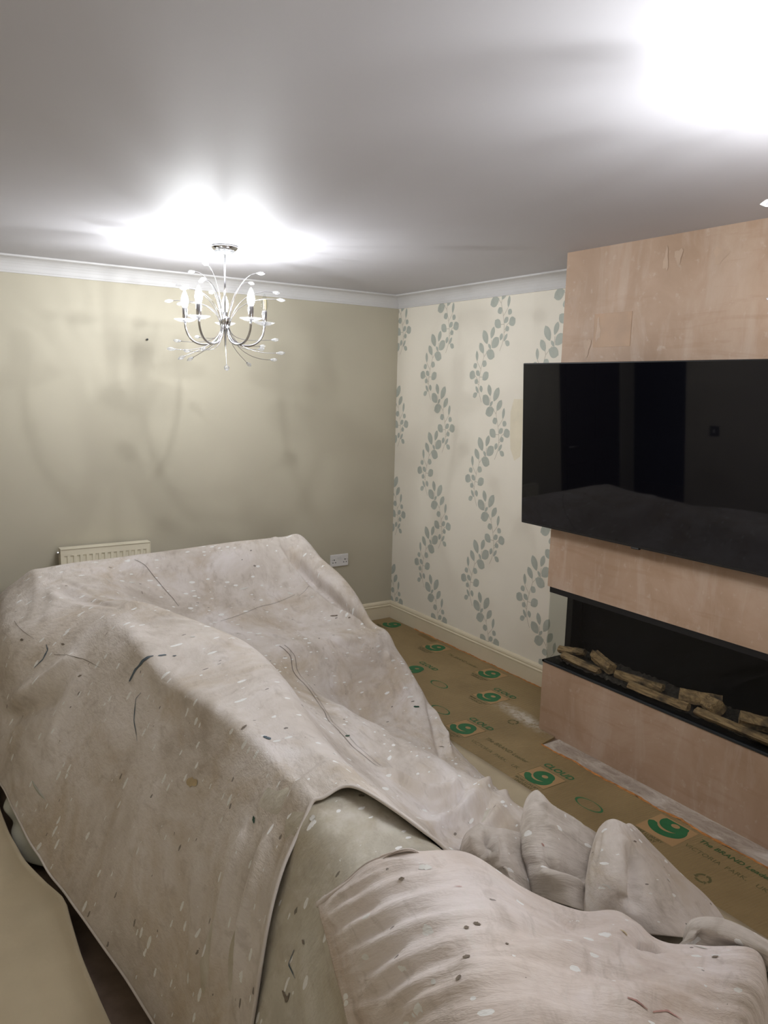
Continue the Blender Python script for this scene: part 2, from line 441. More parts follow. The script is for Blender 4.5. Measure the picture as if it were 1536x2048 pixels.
# coving (concave) along the back wall and the papered wall
cove = [(0.0, 0.0), (0.083, 0.0), (0.083, -0.009), (0.074, -0.012)]
for k in range(7):
    a = k / 6 * math.pi / 2
    cove.append((0.074 - 0.062 * math.sin(a), -0.074 + 0.062 * math.cos(a) - 0.0))
cove += [(0.010, -0.078), (0.010, -0.087), (0.0, -0.087)]
bm = bmesh.new(); extrude_profile(bm, cove, lambda t, a, b: (t[0] - (a if t[1] else 0), -a, H + b), [(XL, 0), (0.0, 1)])
struct(obj('trim_1', bm, M_COVE))
bm = bmesh.new(); extrude_profile(bm, cove, lambda t, a, b: (-a, t[0] - (a if t[1] else 0), H + b), [(0.0, 1), (YB, 0)])
struct(obj('trim_2', bm, M_COVE))

# skirting boards
sk = [(0.0, 0.0), (0.018, 0.0), (0.018, 0.098), (0.021, 0.101), (0.021, 0.107), (0.014, 0.112), (0.016, 0.120), (0.013, 0.130), (0.006, 0.138), (0.0, 0.14)]
bm = bmesh.new(); extrude_profile(bm, sk, lambda t, a, b: (t[0] - (a if t[1] else 0), -a, b), [(-2.74, 0), (0.0, 1)])
struct(obj('baseboard_back', bm, M_TRIM))
bm = bmesh.new(); extrude_profile(bm, sk, lambda t, a, b: (-a, t[0] - (a if t[1] else 0), b), [(0.0, 1), (YB, 0)])
struct(obj('baseboard_right', bm, M_TRIM))

# wallpaper sprigs: printed motif, laid just proud of the paper
def leaf_poly(tip, base, w, n=7):
    tip = Vector(tip); base = Vector(base); d = base - tip; L = d.length; d /= L; s = Vector((-d.y, d.x))
    a = []; b = []
    for i in range(n + 1):
        t = i / n; ww = w / 2 * (math.sin(math.pi * t ** 0.9) ** 0.75)
        a.append(tip + d * (L * t) + s * ww); b.append(tip + d * (L * t) - s * ww)
    return a + b[-2:0:-1]
SPRIG = [((515, 835), (582, 1078), 105), ((692, 788), (643, 990), 78), ((768, 975), (655, 1145), 128), ((598, 1072), (642, 1168), 42),
         ((452, 1048), (518, 1235), 88), ((700, 1300), (565, 1205), 132), ((402, 1178), (408, 1372), 52), ((555, 1355), (510, 1465), 92),
         ((358, 1400), (392, 1490), 78), ((280, 1560), (370, 1650), 122), ((392, 1530), (452, 1618), 72), ((602, 1560), (500, 1690), 112),
         ((368, 1690), (420, 1745), 72), ((385, 1798), (432, 1925), 46), ((468, 1785), (488, 1905), 62), ((335, 1990), (410, 1918), 70)]
def uvw(c): return (((c[0] - 484) - 0.04 * (2076 - c[1])) / 1780.0, (2076 - c[1]) / 2774.0)
STEMS = [[(484, 2076), (452, 1960), (436, 1820), (448, 1640), (480, 1470), (525, 1290), (590, 1190), (640, 1120), (650, 1010)],
         [(436, 1740), (400, 1650), (365, 1610)], [(450, 1640), (500, 1640)], [(440, 1780), (395, 1730)], [(470, 1500), (420, 1400), (408, 1370)], [(525, 1290), (515, 1230)]]
def make_sprig(mirror):
    out = []
    sgn = -1 if mirror else 1
    bm = bmesh.new()
    for tip, base, w in SPRIG:
        t = uvw(tip); b = uvw(base)
        ww = w / 1780.0 * 0.86
        pts = leaf_poly(t, b, ww)
        vs = [bm.verts.new((0, -sgn * q.x, q.y)) for q in pts]
        bm.faces.new(vs)
    me = bpy.data.meshes.new('leaf_sprig'); bmesh.ops.recalc_face_normals(bm, faces=bm.faces); bm.to_mesh(me); bm.free(); me.materials.append(M_SPRIG)
    bm = bmesh.new()
    for st in STEMS:
        q = [Vector(uvw(c)) for c in st]
        for i in range(len(q) - 1):
            d = (q[i + 1] - q[i]).normalized(); s = Vector((-d.y, d.x)) * 0.0017
            bm.faces.new([bm.verts.new((0.0001, -sgn * p_.x, p_.y)) for p_ in (q[i] - s, q[i] + s, q[i + 1] + s, q[i + 1] - s)])
    ms = bpy.data.meshes.new('sprig_stem'); bmesh.ops.recalc_face_normals(bm, faces=bm.faces); bm.to_mesh(ms); bm.free(); ms.materials.append(M_STEM)
    return me, ms
SP_A, SP_B = make_sprig(False), make_sprig(True)
def clip_mesh(me, y, z):
    """sprig cut at the room corner, the coving and the skirting"""
    bm = bmesh.new(); bm.from_mesh(me)
    for co, no in (((0, -0.001 - y, 0), (0, 1, 0)), ((0, 0, 2.3125 - z), (0, 0, 1)), ((0, 0, 0.139 - z), (0, 0, -1))):
        bmesh.ops.bisect_plane(bm, geom=bm.verts[:] + bm.edges[:] + bm.faces[:], plane_co=co, plane_no=no, clear_outer=True)
    if not bm.faces: bm.free(); return None
    r = bpy.data.meshes.new(me.name); bm.to_mesh(r); bm.free(); r.materials.append(me.materials[0]); return r
for k in range(-1, 4):
    for j in range(-1, 5):
        for kind, y0, z0 in (('A', -0.423, 1.672), ('B', -0.572, 1.320)):
            y = y0 - 0.5375 * k; z = z0 - 0.668 * j
            if y < YB + 0.02 - 0.1: continue
            edge = y > -0.25 or z > 1.80 or z < 0.15
            meshes = SP_A if kind == 'A' else SP_B
            ms = [clip_mesh(q, y, z) if edge else q for q in meshes]
            if ms[0] is None: continue
            o = bpy.data.objects.new('leaf_sprig', ms[0]); COL.objects.link(o); o.parent = WR; o.location = (-0.0006, y, z)
            if ms[1] is not None:
                s = bpy.data.objects.new('sprig_stem', ms[1]); COL.objects.link(s); s.parent = o
# torn paper by the television
bm = bmesh.new()
bm.faces.new([bm.verts.new((-0.0008, y, z)) for y, z in ((-1.26, 1.70), (-1.235, 1.62), (-1.24, 1.5), (-1.25, 1.4), (-1.29, 1.33), (-1.34, 1.36), (-1.36, 1.7))])
obj('bare_patch', bm, simple('bare_cream_wall', srgb(228, 218, 195), 0.7), WR)

# ------------------------------------------------------------------ hearth strip and underlay
bm = bmesh.new()
pts = []
ys = [-2.185 - i * 0.1 for i in range(19)]
edge = [XB - 0.125 - 0.006 * math.sin(i * 2.1) for i in range(19)]
for (za, zb) in ((0.0, 0.006),):
    top = [bm.verts.new((XB + 0.02, y, zb)) for y in ys]; top2 = [bm.verts.new((e, y, zb)) for e, y in zip(edge, ys)]
    bot = [bm.verts.new((e - 0.004, y, -0.02)) for e, y in zip(edge, ys)]
    for i in range(18):
        bm.faces.new((top[i], top[i + 1], top2[i + 1], top2[i])); bm.faces.new((top2[i], top2[i + 1], bot[i + 1], bot[i]))
    bm.faces.new((top[0], top2[0], bot[0]))
o = struct(obj('floor_hearth', bm, M_SCREED))

UZ = 0.011
und = empty('carpet_underlay', (-0.5, -1.8, 0)); tag(und, 'brown corrugated paper-faced carpet underlay printed in green along the papered wall', 'underlay')
def uchild(o): o.parent = und; o.matrix_parent_inverse = Matrix.Translation((0.5, 1.8, 0)); return o
bm = bmesh.new()
def slab(pts, z0, z1):
    a = [bm.verts.new((x, y, z1)) for x, y in pts]; b = [bm.verts.new((x, y, z0)) for x, y in pts]
    bm.faces.new(a); bm.faces.new(b[::-1])
    for i in range(len(pts)): bm.faces.new((a[i], b[i], b[(i + 1) % len(pts)], a[(i + 1) % len(pts)]))
left = [(-1.02, -4.4), (-1.02, -0.05)]
right = [(-0.024, -0.024), (-0.022, -0.5), (-0.026, -0.9), (-0.023, -1.4), (-0.025, -2.04), (XB - 0.004, -2.05), (XB - 0.006, -2.16), (XB - 0.125, -2.185)]
right += [(e - 0.004, y) for e, y in zip(edge, ys)] + [(-0.57, -4.4)]
slab(left + right, 0.0, UZ)
uchild(obj('paper_face', bm, M_UNDER))
# crumbling orange foam along the cut edges
for pl, w in (([(e + 0.004 * math.sin(i * 3.3), y) for i, (e, y) in enumerate(zip(edge, ys))], 0.011), ([(-0.026 - 0.004 * math.sin(k * 2.3), -0.35 - k * 0.085) for k in range(20)], 0.007)):
    bm = bmesh.new(); fine = []
    for a, b in zip(pl, pl[1:]):
        for q in range(6):
            t = q / 6; fine.append((a[0] + (b[0] - a[0]) * t, a[1] + (b[1] - a[1]) * t))
    lv = []
    for (x, y) in fine:
        r1 = w * random.uniform(0.2, 1.0); lv.append((bm.verts.new((x - r1, y, UZ + 0.0008)), bm.verts.new((x + 0.004, y, UZ + random.uniform(0.001, 0.005))), bm.verts.new((x + 0.012, y, UZ * 0.4))))
    for p_, q_ in zip(lv, lv[1:]):
        bm.faces.new((p_[0], p_[1], q_[1], q_[0])); bm.faces.new((p_[1], p_[2], q_[2], q_[1]))
    uchild(obj('foam_edge', bm, M_FOAM))

# ink prints. text frame on the floor: reading direction -y, letter tops towards +x
def flat_at(o, x, y, z=UZ + 0.0006, rot=-math.pi / 2):
    o.parent = und; o.location = (x + 0.5, y + 1.8, z); o.rotation_euler = (0, 0, rot); return o
def text_mesh(name, body, size, mat, bold=0.0, shear=0.0, space=1.0):
    cu = bpy.data.curves.new(name, 'FONT'); cu.body = body; cu.size = size; cu.offset = bold; cu.shear = shear; cu.space_character = space
    cu.align_x = 'CENTER'; cu.align_y = 'CENTER'; cu.resolution_u = 3; cu.fill_mode = 'BOTH'
    tmp = bpy.data.objects.new('tmp', cu); COL.objects.link(tmp)
    dg = bpy.context.evaluated_depsgraph_get(); me = bpy.data.meshes.new_from_object(tmp.evaluated_get(dg))
    me.name = name; bpy.data.objects.remove(tmp); me.materials.clear(); me.materials.append(mat)
    return me
def ring_pts(cx, cy, rx, ry, a0, a1, n): return [(cx + rx * math.cos(a0 + (a1 - a0) * i / n), cy + ry * math.sin(a0 + (a1 - a0) * i / n)) for i in range(n + 1)]
def strip(bm, A, B, z=0.0):
    a = [bm.verts.new((x, y, z)) for x, y in A]; b = [bm.verts.new((x, y, z)) for x, y in B]
    for i in range(len(A) - 1): bm.faces.new((a[i], a[i + 1], b[i + 1], b[i]))
def nine_mesh(cut=None):
    bm = bmesh.new(); n = 28
    strip(bm, ring_pts(0.0, 0.014, 0.052, 0.046, 0, 2 * math.pi, n), ring_pts(0.004, 0.016, 0.016, 0.013, 0, 2 * math.pi, n))
    # tail: from the right flank round the bottom to a rounded tip on the left
    A = []; B = []
    for i in range(n + 1):
        t = i / n; a = math.radians(35 - 205 * t); w = 0.0165 * (0.35 + 0.65 * min(1, t * 3)) * (1 if t < 0.93 else math.sqrt(max(0.0, 1 - ((t - 0.93) / 0.07) ** 2)) + 0.02)
        rx, ry = 0.050 + 0.012 * t, 0.046 + 0.012 * t
        c = (0.0 - 0.002 * t + rx * math.cos(a), -0.006 + ry * math.sin(a)); d = (math.cos(a), math.sin(a))
        A.append((c[0] + d[0] * w, c[1] + d[1] * w)); B.append((c[0] - d[0] * w, c[1] - d[1] * w))
    strip(bm, A, B, 0.0001)
    if cut is not None:
        bmesh.ops.bisect_plane(bm, geom=bm.verts[:] + bm.edges[:] + bm.faces[:], plane_co=(0, cut, 0), plane_no=(0, 1, 0), clear_outer=True)
    bmesh.ops.recalc_face_normals(bm, faces=bm.faces)
    me = bpy.data.meshes.new('print_nine'); bm.to_mesh(me); bm.free(); me.materials.append(M_GREEN); return me
def frame_mesh(w, h, t=0.0012):
    bm = bmesh.new()
    for a, b, c, d in ((-w, w, -h, -h + 2 * t), (-w, w, h - 2 * t, h), (-w, -w + 2 * t, -h, h), (w - 2 * t, w, -h, h)):
        bm.faces.new([bm.verts.new(q) for q in ((a, c, 0), (b, c, 0), (b, d, 0), (a, d, 0))])
    me = bpy.data.meshes.new('print_frame'); bm.to_mesh(me); bm.free(); me.materials.append(M_INK); return me
def quad_mesh(name, w, h, mat):
    bm = bmesh.new(); bm.faces.new([bm.verts.new(q) for q in ((-w, -h, 0), (w, -h, 0), (w, h, 0), (-w, h, 0))])
    me = bpy.data.meshes.new(name); bm.to_mesh(me); bm.free(); me.materials.append(mat); return me
ME9 = nine_mesh(); ME9C = nine_mesh(0.030); MEF = frame_mesh(0.083, 0.073); MEB = quad_mesh('print_box', 0.081, 0.071, M_TANBOX)
MECL = text_mesh('print_word', 'CLOUD', 0.050, M_GREEN, 0.0012, 0.12, 1.02)
MEBR = text_mesh('print_line', 'The BRAND Leader', 0.036, M_INK, 0.0004, 0.15)
MEBG = text_mesh('print_line', 'The BRAND Leader', 0.036, simple('mid_green_ink', srgb(62, 92, 52), 0.7), 0.0006, 0.15)
MEMO = text_mesh('print_line', 'MORE LUXURY\nUNDERLAY', 0.021, M_INK, 0.0004)
MEVI = [text_mesh('print_line', w_, 0.034, M_INK, 0.0) for w_ in ('VICTORIA', 'PARK,', 'UK')]
def add(me, x, y, dz=0.0, rot=-math.pi / 2):
    o = bpy.data.objects.new(me.name.split('.')[0], me); COL.objects.link(o); return flat_at(o, x, y, UZ + 0.0006 + dz, rot)
for (x, y, cloud, box_) in ((-0.795, -2.43, 1, 1), (-0.77, -1.85, 1, 1), (-0.378, -1.60, 1, 1), (-0.135, -1.325, 0, 1), (-0.132, -0.765, 0, 1), (-0.50, -1.02, 1, 0), (-0.105, -0.195, 0, 0)):
    if box_: add(MEB, x, y); add(MEF, x, y, 0.0002)
    add(ME9, x, y, 0.0004)
    if cloud: add(MECL, x + 0.106, y, 0.0004)
    add(MEMO, x - 0.105, y, 0.0003)
x, y = -0.675, -3.00
bm = bmesh.new(); bm.faces.new([bm.verts.new(q) for q in ((-0.088, -0.071, 0), (0.088, -0.071, 0), (0.088, 0.095, 0), (-0.088, 0.095, 0))])
me = bpy.data.meshes.new('print_box'); bm.to_mesh(me); bm.free(); me.materials.append(M_TANBOX); add(me, x, y)
me = nine_mesh(0.036); me.transform(Matrix.Diagonal((1.15, 1.15, 1, 1))); add(me, x + 0.045, y, 0.0004)
add(MEMO, x - 0.095, y + 0.02, 0.0003)
for (x, y) in ((-0.79, -2.705), (-0.52, -1.30), (-0.74, -1.60)):
    bm = bmesh.new(); n = 30; A = []; B = []
    for i in range(n + 1):
        a = 2 * math.pi * i / n; w = 0.0022 + 0.0034 * (1 + math.cos(a)) * 0.5 * (1 if math.cos(a) > 0 else 0) + 0.004 * max(0, -math.cos(a))
        A.append((0.072 * math.cos(a), 0.036 * math.sin(a))); B.append(((0.072 - 2 * w) * math.cos(a), (0.036 - w) * math.sin(a)))
    strip(bm, A, B); me = bpy.data.meshes.new('print_oval'); bm.to_mesh(me); bm.free(); me.materials.append(M_GREEN); add(me, x, y)
add(MEBR, -0.75, -2.14); add(MEBR, -0.14, -1.05)
me = MEBG; add(me, -0.613, -3.265, 0.0004, -math.pi / 2)
for (x, y) in ((-0.687, -3.18), (-0.83, -2.05)):
    for me, dy in zip(MEVI, (0, 0.14, 0.24)): add(me, x, y - dy)
for (x, y) in ((-0.82, -3.273), (-0.50, -1.92)):
    bm = bmesh.new()
    for k in range(3):
        a0 = math.radians(90 + 120 * k)
        strip(bm, ring_pts(0, 0, 0.030, 0.030, a0 + 0.25, a0 + 1.7, 8), ring_pts(0, 0, 0.020, 0.020, a0 + 0.25, a0 + 1.7, 8))
        a = a0 + 1.75
        bm.faces.new([bm.verts.new(q) for q in ((0.036 * math.cos(a), 0.036 * math.sin(a), 0), (0.014 * math.cos(a), 0.014 * math.sin(a), 0), (0.026 * math.cos(a + 0.45), 0.026 * math.sin(a + 0.45), 0))])
    me = bpy.data.meshes.new('print_recycling_mark'); bm.to_mesh(me); bm.free(); me.materials.append(M_INK); add(me, x, y)
bm = bmesh.new(); bx(bm, -0.09, 0.09, -0.02, 0.02, 0, 0.0012)
o = obj('brown_tape', bm, simple('brown_parcel_tape', srgb(116, 90, 40), 0.3)); flat_at(o, -0.062, -0.56, UZ, -math.pi / 2 - 0.05)

# ------------------------------------------------------------------ carpet folded back, wavy
def grid_obj(name, P, mat, parent=None, thick=0.0, uvs=None, closed=False):
    ns, nt = P.shape[:2]
    idx = np.arange(ns * nt).reshape(ns, nt)
    q = np.stack([idx[:-1, :-1], idx[1:, :-1], idx[1:, 1:], idx[:-1, 1:]], -1).reshape(-1, 4)
    me = bpy.data.meshes.new(name); me.from_pydata(P.reshape(-1, 3).tolist(), [], q.tolist())
    if uvs is not None:
        ul = me.uv_layers.new(name='UVMap'); fl = uvs.reshape(-1, 2)[q.reshape(-1)]
        ul.data.foreach_set('uv', fl.astype(np.float32).ravel())
    me.polygons.foreach_set('use_smooth', [True] * len(me.polygons)); me.materials.append(mat)
    o = bpy.data.objects.new(name, me); COL.objects.link(o)
    if parent: o.parent = parent
    if thick:
        md = o.modifiers.new('thickness', 'SOLIDIFY'); md.thickness = thick; md.offset = -1
    return o
yy = np.linspace(-1.22, -5.4, 90); tt = np.linspace(0, 1, 60)
P = np.zeros((90, 60, 3))
ctl_y = [-5.4, -2.95, -2.82, -2.6, -2.42, -2.32, -2.2, -2.0, -1.8, -1.6, -1.22]
ctl_x = [-2.80, -2.815, -2.82, -2.825, -2.82, -2.815, -2.85, -2.89, -2.91, -2.915, -2.905]
ex = np.interp(yy, ctl_y, ctl_x)
for i, y in enumerate(yy):
    P[i, :, 0] = ex[i] + (XL + 0.005 - ex[i]) * tt
    P[i, :, 1] = y
    d = (ex[i] - P[i, :, 0])
    wave = 0.030 * np.exp(-((y + 2.15) / 0.32) ** 2) * np.exp(-d / 0.35) + 0.02 * np.exp(-((y + 2.95) / 0.3) ** 2) * np.exp(-d / 0.4)
    dip = -0.042 * np.exp(-(((y + 2.05) + 0.6 * d) / 0.16) ** 2) * np.exp(-((d - 0.12) / 0.12) ** 2)
    P[i, :, 2] = 0.046 + wave + dip + 0.016 * np.exp(-d / 0.03) + 0.012 * np.sin(5 * d + 1.5 * y) * np.clip(d / 0.2, 0, 1)
o = grid_obj('carpet', P, M_CARPET, None, 0.012); tag(o, 'pale beige carpet turned back with its curled edge beside the sofa back', 'carpet')
yy = np.linspace(-0.35, -4.3, 80); xx = np.linspace(-0.94, -1.40, 14)
P = np.zeros((80, 14, 3)); P[:, :, 0] = xx[None, :] + 0.004 * np.sin(yy * 5)[:, None]; P[:, :, 1] = yy[:, None]
P[:, :, 2] = 0.0185 + 0.004 * np.sin(yy * 2.1)[:, None] * np.linspace(0, 1, 14)[None, :]
o = grid_obj('carpet', P, M_CARPET, None, 0.007); tag(o, 'cream carpet edge lying over the printed underlay beside the covered sofa', 'carpet')

# ------------------------------------------------------------------ fireplace
fp = empty('fireplace', (XB, -2.9, Z0)); tag(fp, 'black glass-fronted electric fireplace set into the pink plaster chimney breast', 'fireplace')
def fchild(o): o.parent = fp; o.matrix_parent_inverse = Matrix.Translation((-XB, 2.9, -Z0)); return o
E1 = -3.72
fchild(box('base_tray', XB + 0.002, -0.2, E1, YB - 0.004, Z0, Z0 + 0.012, M_FIREBOX))
fchild(box('front_trim', XB - 0.004, XB + 0.016, E1, YB + 0.004, Z0 - 0.002, Z0 + 0.010, M_SLATE, bevel=0.002))
fchild(box('side_trim', XB - 0.004, -0.2, YB - 0.012, YB + 0.004, Z0 - 0.002, Z0 + 0.010, M_SLATE, bevel=0.002))
fchild(box('top_rail', XB + 0.004, -0.2, E1, YB - 0.012, Z1 - 0.030, Z1 + 0.0, M_BLACK, bevel=0.002))
fchild(box('back_panel', -0.215, -0.2, E1, YB - 0.002, Z0, Z1, M_FIREBOX))
fchild(box('corner_post', -0.285, -0.2, YB - 0.045, YB - 0.004, Z0, Z1, M_BLACK, bevel=0.003))
fchild(box('end_panel', XB + 0.01, -0.2, E1, E1 + 0.015, Z0, Z1, M_FIREBOX))
fchild(box('front_pane', XB + 0.008, XB + 0.013, E1 + 0.02, YB - 0.012, Z0 + 0.008, Z1 - 0.028, M_PANE))
fchild(box('side_pane', XB + 0.016, -0.285, YB - 0.012, YB - 0.007, Z0 + 0.008, Z1 - 0.028, M_PANE))
bm = bmesh.new()
g = [[bm.verts.new((XB + 0.03 + 0.19 * i / 12, E1 + 0.03 + (YB - 0.05 - E1 - 0.03) * j / 110, Z0 + 0.018 + 0.012 * random.random() + 0.02 * (i / 12))) for j in range(111)] for i in range(13)]
for i in range(12):
    for j in range(110): bm.faces.new((g[i][j], g[i][j + 1], g[i + 1][j + 1], g[i + 1][j]))
fchild(obj('ember_bed', bm, M_EMBER))

def log(p0, p1, r, label, split=True, seed=0):
    rnd = random.Random(seed); p0 = Vector(p0); p1 = Vector(p1); mid = (p0 + p1) / 2; bm = bmesh.new(); n = 12
    d = (p1 - p0); L = d.length; d /= L; a = d.cross(Vector((0, 0, 1))).normalized(); b = d.cross(a)
    prof = [1 + 0.18 * math.sin(k * 2.3 + seed) + 0.1 * rnd.uniform(-1, 1) for k in range(n)]
    if split:
        for k in range(n):
            if math.sin(2 * math.pi * k / n) < -0.3: prof[k] *= 0.72
    rings = []
    for i in range(9):
        t = i / 8; c = p0 + d * (L * t) + b * (0.10 * r * math.sin(t * 3.1)) - mid; rr = r * (1 + 0.07 * rnd.uniform(-1, 1)) * (0.93 if i in (0, 8) else 1)
        rings.append([bm.verts.new(c + rr * prof[k] * (math.cos(2 * math.pi * k / n) * a + math.sin(2 * math.pi * k / n) * b)) for k in range(n)])
    for q, s in zip(rings, rings[1:]):
        for k in range(n): bm.faces.new((q[k], q[(k + 1) % n], s[(k + 1) % n], s[k]))
    bm.faces.new(rings[0][::-1]); bm.faces.new(rings[-1])
    o = obj('log', bm, M_LOG); o.location = mid; tag(o, label, 'log', 'logs in the fireplace'); return o
zf = Z0 + 0.035
log((-0.335, -2.06, zf + 0.022), (-0.30, -2.20, zf + 0.040), 0.024, 'short split log lying against the glass corner of the fireplace', True, 1)
log((-0.37, -2.12, zf + 0.012), (-0.375, -2.36, zf + 0.004), 0.022, 'low charred log along the glass, propping the crossed log', True, 2)
log((-0.315, -2.275, zf + 0.052), (-0.365, -2.43, zf + 0.036), 0.027, 'stubby log crossed over with pale cut end towards the glass', False, 3)
log((-0.35, -2.44, zf + 0.020), (-0.315, -2.68, zf + 0.022), 0.024, 'long pale log with slanting tip lying past the crossed log', True, 4)
log((-0.385, -2.55, zf + 0.008), (-0.38, -2.86, zf + 0.010), 0.021, 'long dark log lying flat in front of the pale one', True, 5)
log((-0.365, -2.80, zf + 0.040), (-0.28, -2.95, zf + 0.040), 0.028, 'thick log with square cut end resting over the flat logs', False, 6)
log((-0.31, -2.90, zf + 0.030), (-0.355, -2.985, zf + 0.044), 0.034, 'blocky short log with ringed pale end', False, 7)
log((-0.385, -2.90, zf + 0.010), (-0.38, -3.30, zf + 0.006), 0.022, 'longest dark log lying by the glass next to the blocky log', True, 8)
log((-0.36, -3.08, zf + 0.046), (-0.28, -3.2, zf + 0.036), 0.034, 'wedge-cut log standing proud at the middle of the fire', True, 9)

# ------------------------------------------------------------------ television
tv = empty('television', (-0.54, -2.603, 1.883)); tv.rotation_euler = (0, -math.radians(3.18), 0)
tag(tv, 'large black flat-screen television tilted down on the chimney breast', 'television')
HW, TH = 0.71, 0.80
box('screen', 0.0, 0.004, -HW + 0.006, HW - 0.006, -TH + 0.012, -0.005, M_SCREEN, tv)
bm = bmesh.new(); bx(bm, 0.002, 0.028, -HW, HW, -TH, 0.0); obj('bezel', bm, M_BEZEL, tv, bevel=0.003)
bm = bmesh.new(); bx(bm, 0.027, 0.058, -0.55, 0.55, -TH + 0.06, -0.25); obj('rear_housing', bm, M_BEZEL, tv, bevel=0.008)
bm = bmesh.new(); bx(bm, 0.004, 0.02, -0.022, 0.022, -TH - 0.008, -TH); obj('sensor_bump', bm, M_BEZEL, tv, bevel=0.003)
bm = bmesh.new(); bx(bm, 0.055, 0.068, -0.2, 0.2, -0.62, -0.3); obj('wall_bracket', bm, M_BLACK, tv)

# ------------------------------------------------------------------ radiator, socket, screw, switch
ra = empty('radiator', (-2.10, -0.07, 0.17)); tag(ra, 'white ribbed panel radiator on the cream wall behind the covered sofa', 'radiator')
def rchild(o): o.parent = ra; o.matrix_parent_inverse = Matrix.Translation((2.10, 0.07, -0.17)); return o
bm = bmesh.new()
xs0, xs1 = -2.375, -1.862; zt, zb = 0.772, 0.17; prof = [(xs0, -0.085)]
for k in range(14):
    x = xs0 + 0.024 + k * 0.0352
    prof += [(x - 0.010, -0.085), (x - 0.006, -0.079), (x + 0.006, -0.079), (x + 0.010, -0.085)]
prof.append((xs1, -0.085))
for (z0, z1, flat) in ((zb, zb + 0.035, 1), (zb + 0.035, zt - 0.038, 0), (zt - 0.038, zt, 1)):
    pr = [(xs0, -0.085), (xs1, -0.085)] if flat else prof
    a = [bm.verts.new((x, y, z0)) for x, y in pr]; b = [bm.verts.new((x, y, z1)) for x, y in pr]
    for i in range(len(pr) - 1): bm.faces.new((a[i], a[i + 1], b[i + 1], b[i]))
for k in range(14):
    x = xs0 + 0.024 + k * 0.0352
    for z in (zb + 0.035, zt - 0.038):
        bm.faces.new([bm.verts.new(q) for q in ((x - 0.010, -0.085, z), (x - 0.006, -0.079, z), (x + 0.006, -0.079, z), (x + 0.010, -0.085, z))])
bx(bm, xs0, xs1, -0.078, -0.03, zb, zt - 0.002)
rchild(obj('front_panel', bm, M_RAD))
rchild(box('side_cap', xs0 - 0.004, xs0, -0.088, -0.026, zb, zt + 0.002, M_RAD, bevel=0.001)); rchild(box('side_cap', xs1, xs1 + 0.004, -0.088, -0.026, zb, zt + 0.002, M_RAD, bevel=0.001))
rchild(box('top_rail', xs0 - 0.004, xs1 + 0.004, -0.089, -0.026, zt, zt + 0.006, M_RAD, bevel=0.0015))
for x in (xs0 + 0.08, xs1 - 0.08): rchild(box('wall_bracket', x - 0.015, x + 0.015, -0.03, 0.0, 0.3, 0.7, M_RAD))
bm = bmesh.new(); lathe(bm, [(0.006, -0.016), (0.008, -0.012), (0.008, -0.004), (0.005, 0.0)], 10, (xs0 - 0.004, -0.055, zt - 0.02), 'x'); rchild(obj('bleed_valve', bm, M_CHROME))
bm = bmesh.new(); lathe(bm, [(0.004, 0.0), (0.004, 0.006)], 8, (xs1 + 0.004, -0.055, zt - 0.02), 'x'); rchild(obj('end_plug', bm, M_CHROME))
for x in (xs0 - 0.03, xs1 + 0.03):
    bm = bmesh.new(); tube(bm, [(x, -0.05, 0.0), (x, -0.05, 0.19), (x + (0.03 if x < -2 else -0.03), -0.05, 0.2)], 0.0075)
    rchild(obj('pipe', bm, M_CHROME, None, True))

so = empty('wall_socket', (-0.466, 0, 0.5)); tag(so, 'white double plug socket on the cream wall near the corner', 'socket')
box('face_plate', -0.073, 0.073, -0.010, 0.0, -0.043, 0.043, M_SOCK, so, 0.003)
box('back_box', -0.074, 0.074, -0.004, 0.0, -0.044, 0.044, M_SOCK, so)
for s in (-1, 1):
    box('rocker_switch', s * 0.012 - 0.006, s * 0.012 + 0.006, -0.014, -0.009, 0.012, 0.030, M_SOCK, so, 0.001)
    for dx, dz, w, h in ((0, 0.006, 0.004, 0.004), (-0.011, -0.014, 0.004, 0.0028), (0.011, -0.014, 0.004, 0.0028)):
        box('painted_pin_hole', s * 0.045 + dx - w, s * 0.045 + dx + w, -0.0106, -0.009, dz - h, dz + h, M_HOLE_SHADE, so)  # slightly raised block, not a recess; the hole's shade is painted black
for s in (-1, 1):
    bm = bmesh.new(); lathe(bm, [(0.003, -0.0108), (0.003, -0.009)], 8, (s * 0.060, 0, 0.006), 'y'); obj('screw', bm, M_CHROME, so)
sc = empty('wall_screw', (-1.828, 0, 1.997)); tag(sc, 'tiny dark picture screw left in the cream wall by the chandelier', 'screw')
bm = bmesh.new(); lathe(bm, [(0.003, 0.0), (0.003, -0.012), (0.006, -0.014), (0.006, -0.018), (0.002, -0.019)], 10, (0, 0, 0), 'y'); obj('head', bm, M_BLACK, sc)
sw = empty('light_switch', (XL, -0.9, 1.12)); tag(sw, 'dark light switch with a white rocker on the side wall beside the opening', 'switch')
box('plate', 0.0, 0.009, -0.043, 0.043, -0.043, 0.043, simple('dark_switch_plate', srgb(70, 66, 62), 0.4), sw, 0.003); box('rocker', 0.008, 0.014, -0.008, 0.008, -0.014, 0.014, M_SOCK, sw, 0.001)

